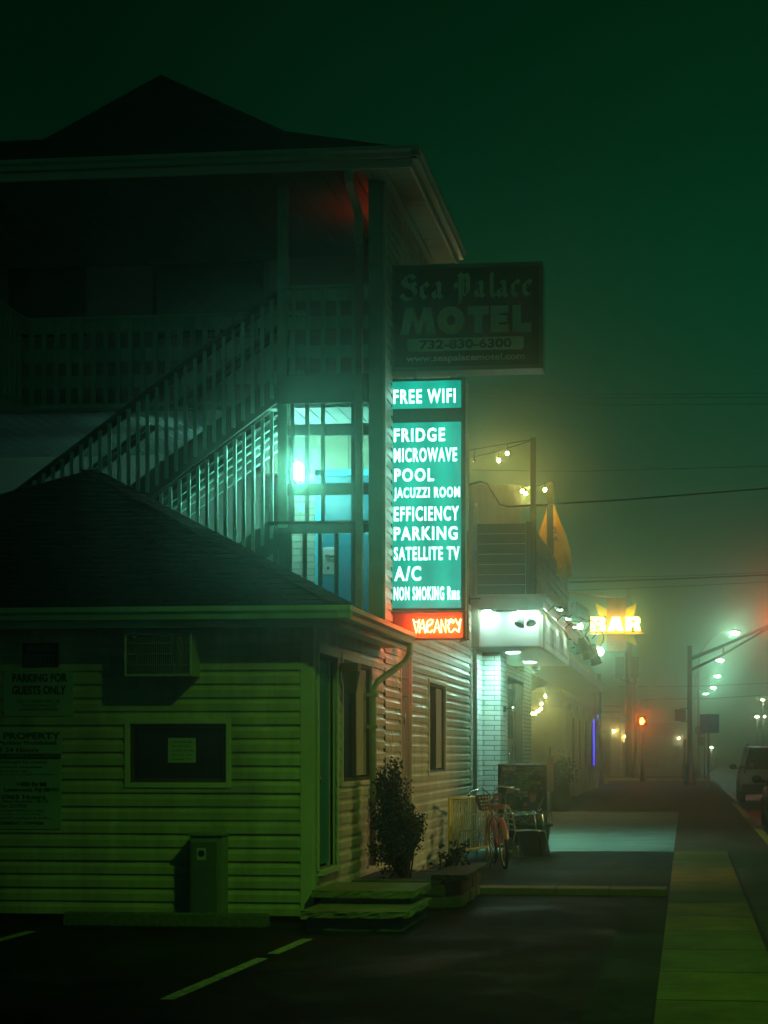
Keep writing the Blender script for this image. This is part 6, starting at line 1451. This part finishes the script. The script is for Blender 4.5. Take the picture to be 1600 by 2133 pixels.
# ------------------------------------------------------------------ parked cars
def car(name, label, loc, rz, body_m, prof, roof, W=.94, tail='suv', rack=False, L=4.6):
    """prof: stations (y, z_low, z_belt, half width at belt); roof: stations (y, z_roof, half width)"""
    t = thing(name, label, "car", (0, 0, 0))
    mb = MB(); vs = []; n = 12
    for y, zl, zb, w in prof:
        vs += [(-w * .80, y, zl), (-w * .97, y, zl + .08), (-w, y, zl + (zb - zl) * .55), (-w * .985, y, zb - .05), (-w * .93, y, zb), (-w * .4, y, zb + .012), (w * .4, y, zb + .012), (w * .93, y, zb), (w * .985, y, zb - .05), (w, y, zl + (zb - zl) * .55), (w * .97, y, zl + .08), (w * .80, y, zl)]
    N = len(prof)
    fs = [(i * n + k, i * n + (k + 1) % n, (i + 1) * n + (k + 1) % n, (i + 1) * n + k) for i in range(N - 1) for k in range(n)]
    fs += [tuple(range(n - 1, -1, -1)), tuple((N - 1) * n + k for k in range(n))]
    mb.add(vs, fs, True); mb.build("body", body_m, t)
    def zbelt(y):
        for (a, _, z0, _), (b, _, z1, _) in zip(prof, prof[1:]):
            if a <= y <= b: return z0 + (z1 - z0) * (y - a) / max(1e-6, b - a)
        return prof[-1][2]
    # greenhouse glass and roof skin
    g = MB(); vs = []
    yb0, yb1 = roof[0][3], roof[-1][3]
    st = [(yb0, None)] + [(r[0], r) for r in roof] + [(yb1, None)]
    g_lo, g_hi = [], []
    for y, zr, w, yb in roof: g_lo.append((yb, zbelt(yb) + .0)); g_hi.append((y, zr, w))
    m = len(roof)
    for (yb, zb), (y, zr, w) in zip(g_lo, g_hi): vs += [(-W * .90, yb, zb - .02), (-w, y, zr - .03), (w, y, zr - .03), (W * .90, yb, zb - .02)]
    fs = [(i * 4 + k, i * 4 + k + 1, (i + 1) * 4 + k + 1, (i + 1) * 4 + k) for i in range(m - 1) for k in range(3)] + [(3, 2, 1, 0), tuple((m - 1) * 4 + k for k in range(4))]
    g.add(vs, fs, False); g.build("window_glass", glass("car_glass", (.012, .014, .012), .05), t)
    r_ = MB(); vs = []
    for y, zr, w, yb in roof: vs += [(-w - .015, y, zr - .05), (-w * .93, y, zr - .01), (0, y, zr + .015), (w * .93, y, zr - .01), (w + .015, y, zr - .05)]
    fs = [(i * 5 + k, i * 5 + k + 1, (i + 1) * 5 + k + 1, (i + 1) * 5 + k) for i in range(m - 1) for k in range(4)]; r_.add(vs, fs, True)
    for idx in (0, m // 2, m - 1):
        y, zr, w, yb = roof[idx]
        for s in (-1, 1): r_.bar((s * (w + .005), y, zr - .03), (s * W * .91, yb, zbelt(yb) - .03), .05, .11 if idx == 0 else .08, (0, 1, 0))
    r_.build("roof", body_m, t, 0)
    yr = prof[0][0]
    for s in (-1, 1):
        tl_ = MB().bar((s * W * .80, yr - .012, 1.02), (s * W * .99, yr + .22, 1.0), .05, .26).build("tail_lamp", mat("dark_red_lamp", (.10, .01, .006), rough=.15, var=0, spec=.8), t, .02)
        mi = MB().ball((s * (W + .13), L * .62, 1.08), .12, 10, (1.0, .55, .75)).bar((s * W * .92, L * .62, 1.02), (s * (W + .08), L * .62, 1.04), .05, .05).build("mirror", M_BLK, t)
        for wy in (.82, L - .88):
            w_ = MB().lathe([(.20, -.10), (.32, -.10), (.345, -.06), (.345, .06), (.32, .10), (.20, .10)], (s * (W - .11), wy, .345), (1, 0, 0), 22).build("wheel", M_RUB, t)
            MB().lathe([(.0, -.05), (.2, -.09), (.2, .09), (.05, .102)], (s * (W - .11), wy, .345), (s, 0, 0), 16).build("rim", M_GALV, w_)
    MB().box(-W * .9, W * .9, yr - .05, yr + .12, .36, .58).build("bumper", mat("dark_bumper", (.03, .03, .03), rough=.5, var=.2), t, .03)
    MB().box(-.26, .26, yr - .055, yr - .03, .66, .80).build("number_plate", mat("plate", (.4, .42, .40), rough=.5, var=.1), t)
    if rack:
        rk = MB()
        for s in (-1, 1): rk.tube([(s * .66, roof[0][0] + .1, roof[1][1] + .02), (s * .66, roof[0][0] + .3, roof[1][1] + .09), (s * .66, roof[-1][0] - .5, roof[1][1] + .09), (s * .66, roof[-1][0] - .2, roof[1][1] + .02)], .02, 6)
        rk.build("roof_rack", M_BLK, t); MB().box(-.62, .62, roof[0][0] - .18, roof[0][0] + .1, roof[0][1] - .04, roof[0][1] - .01).build("spoiler", M_BLK, t, .01)
        MB().box(-.62, -.5, yr - .02, yr + .03, 1.1, 1.2).build("badge_strip", M_CHR, t)
    t.location = loc; t.rotation_euler = (0, 0, rz)
    if rack: t.scale = (1.03, 1.0, 1.09)
    return t
suvp = [(0, .42, .98, .82), (.10, .32, 1.02, .92), (.9, .25, 1.03, .95), (2.4, .25, 1.0, .95), (3.3, .27, .99, .94), (4.3, .30, .88, .88), (4.6, .42, .72, .72)]
suvr = [(.28, 1.66, .66, .06), (.7, 1.71, .70, .5), (1.9, 1.73, .71, 1.9), (2.6, 1.68, .68, 3.1)]
M_WCAR = mat("white_car_paint", (.42, .46, .42), rough=.22, var=.05, spec=.6); M_BCAR = mat("dark_blue_car_paint", (.012, .03, .06), rough=.22, var=.1, spec=.7)
zr = -.11
car("parked_car", "white parked SUV with roof rails, its dark rear window facing us", (2.72, 57.0, zr), 0, M_WCAR, suvp, suvr, .95, rack=True)
hatp = [(0, .45, .90, .78), (.08, .30, .94, .88), (.9, .22, .95, .90), (2.3, .22, .92, .90), (3.2, .24, .90, .89), (4.1, .28, .80, .82), (4.35, .40, .66, .68)]
hatr = [(.35, 1.38, .58, .05), (.8, 1.44, .62, .5), (1.8, 1.46, .64, 1.8), (2.5, 1.40, .60, 3.1)]
car("parked_car", "dark blue parked car cut off by the right picture edge", (2.62, 36.6, zr), 0, M_BCAR, hatp, hatr, .90, L=4.35)

# ------------------------------------------------------------------ overhead wires
M_WIRE = mat("wire_black", (.02, .025, .02), rough=.7, var=0)
def wire(label, pts, Y, r, sag=0.0, thick=None):
    P_ = [P3(a, b, Y) for a, b in pts]; cable("overhead_wire", P_, r, M_WIRE, label, "wire", "overhead wires", 5, sag)
wire("highest thin wire of three crossing the sky right of the motel sign", [(900, 807), (1250, 822), (1720, 818)], 45, .008)
wire("second of three thin wires crossing the sky right of the motel sign", [(900, 814), (1250, 829), (1720, 826)], 45, .008)
wire("third and lowest thin wire of the three right of the motel sign", [(900, 823), (1280, 844), (1720, 840)], 45, .008)
wire("thin wire passing behind the tall deck post", [(900, 978), (1200, 982), (1720, 968)], 48, .009)
wire("thick twin-strand wire above the BAR sign", [(1186, 1213), (1400, 1206), (1720, 1192)], 60, .028)
wire("upper thin wire over the thick pair above the BAR sign", [(1186, 1204), (1450, 1199), (1720, 1186)], 60, .012)
wire("thin wire below the thick pair above the BAR sign", [(1186, 1230), (1400, 1222), (1720, 1206)], 60, .010)
wire("faint wire behind the signal mast, upper", [(1290, 1430), (1440, 1430), (1720, 1417)], 120, .03)
wire("faint wire behind the signal mast, lower", [(1340, 1457), (1480, 1455), (1720, 1440)], 120, .03)
pts = [P3(930, 1022, 26.5), P3(975, 1010, 27.2), P3(1000, 1003, 27.3), P3(1015, 1008, 27.3), P3(1028, 1028, 27.3), P3(1040, 1050, 27.3), P3(1055, 1056, 27.4), P3(1110, 1052, 28), P3(1300, 1041, 31), P3(1600, 1017, 36), P3(1750, 1003, 39)]
cable("service_cable", pts, .017, M_WIRE, "thick looping service cable from the motel out over the street", "cable")
tag(MB().tube([(-3.40, 27.50, .02), (-3.40, 27.50, onY(981, 1056, 27.5)[1]), (-3.40, 27.62, onY(981, 1050, 27.5)[1])], .035, 8).build("drain_pipe", mat("pale_pipe", (.42, .44, .38), rough=.5, var=.2)), "pale vertical pipe between the motel and the venue", "pipe")

# wall lantern beside the office door (unlit)
lx_, lz_ = 16.98, 2.42
wl_ = thing("wall_lantern", "unlit box lantern between the teal door and the office window", "lamp", (XW + .12, 16.88, 2.3))
MB().box(XW + .0, XW + .04, 16.83, 16.93, 2.28, 2.46).box(XW + .04, XW + .22, 16.80, 16.96, 2.40, 2.48).build("bracket", mat("tarnished_brass", (.20, .16, .08), rough=.4, metal=.5, var=.2), wl_, .005)
MB().add([(XW + .05, 16.81, 2.40), (XW + .21, 16.81, 2.40), (XW + .21, 16.95, 2.40), (XW + .05, 16.95, 2.40), (XW + .08, 16.84, 2.18), (XW + .18, 16.84, 2.18), (XW + .18, 16.92, 2.18), (XW + .08, 16.92, 2.18)], [(0, 1, 2, 3), (7, 6, 5, 4), (0, 4, 5, 1), (1, 5, 6, 2), (2, 6, 7, 3), (3, 7, 4, 0)]).build("glass", glass("amber_glass", (.12, .09, .04), .15), wl_)

# street lamp on the kerb beside us; its head hangs above and right of the view and lights the lot
LP = Vector((1.9, 9.0, 8.5))
kl = thing("kerb_lamp", "tall kerbside street lamp lighting the parking lot and office wall", "street lamp", (2.6, 9.0, 0))
MB().lathe([(.16, 0), (.16, .6), (.09, .7), (.07, 8.4)], (2.6, 9.0, -.11), (0, 0, 1), 12).tube([(2.6, 9, 8.2), (2.55, 9, 8.6), (2.3, 9, 8.75), (2.05, 9, 8.72)], .04, 8).build("mast", M_SLP, kl)
MB().ball((1.95, 9, 8.68), .25, 12, (1.2, .6, .35)).build("lamp_head", M_SLP, kl)
ld = bpy.data.lights.new("kerb_lamp_light", 'SPOT'); ld.energy = 1220; ld.color = (.30, 1.0, .055); ld.spot_size = R(90); ld.spot_blend = 1.0; ld.shadow_soft_size = .07
lo_ = bpy.data.objects.new("kerb_lamp_light", ld); COL.objects.link(lo_); lo_.parent = kl; lo_.location = LP - Vector((2.6, 9.0, 0))
lo_.rotation_euler = (Vector((1.2, 15.5, 0)) - LP).to_track_quat('-Z', 'Y').to_euler()

# street lamp on the far kerb, out of view to the right: its low warm light rakes the motel's street wall
fl2 = thing("far_kerb_lamp", "street lamp on the opposite kerb throwing warm light on the motel wall", "street lamp", (10.2, 25.5, -.11))
MB().lathe([(.16, 0), (.16, .6), (.09, .7), (.07, 6.6)], (10.2, 25.5, -.11), (0, 0, 1), 12).tube([(10.2, 25.5, 6.3), (10.1, 25.5, 6.8), (9.8, 25.5, 6.95), (9.5, 25.5, 6.9)], .04, 8).build("mast", M_SLP, fl2)
MB().ball((9.4, 25.5, 6.86), .25, 12, (1.2, .6, .35)).build("lamp_head", M_SLP, fl2)
ld = bpy.data.lights.new("far_kerb_lamp_light", 'SPOT'); ld.energy = 2700; ld.color = (1.0, .80, .30); ld.spot_size = R(42); ld.spot_blend = .8; ld.shadow_soft_size = .09
lo_ = bpy.data.objects.new("far_kerb_lamp_light", ld); COL.objects.link(lo_); lo_.parent = fl2; lo_.location = Vector((9.2, 25.5, 6.6)) - Vector((10.2, 25.5, -.11))
lo_.rotation_euler = (Vector((-3.47, 21.8, 2.0)) - Vector((9.2, 25.5, 6.6))).to_track_quat('-Z', 'Y').to_euler()

# ------------------------------------------------------------------ fog
hz_o = MB().box(-145, 145, -28, 395, -1.2, 13.5).build("haze", bpy.data.materials.new("haze"))
tag(hz_o, kind='stuff')
m = hz_o.data.materials[0]; m.use_nodes = True; n = m.node_tree; n.nodes.clear()
o = n.nodes.new("ShaderNodeOutputMaterial"); v = n.nodes.new("ShaderNodeVolumePrincipled")
v.inputs["Color"].default_value = (.57, .95, .72, 1); v.inputs["Density"].default_value = .0105; v.inputs["Anisotropy"].default_value = .955
n.links.new(v.outputs[0], o.inputs["Volume"])
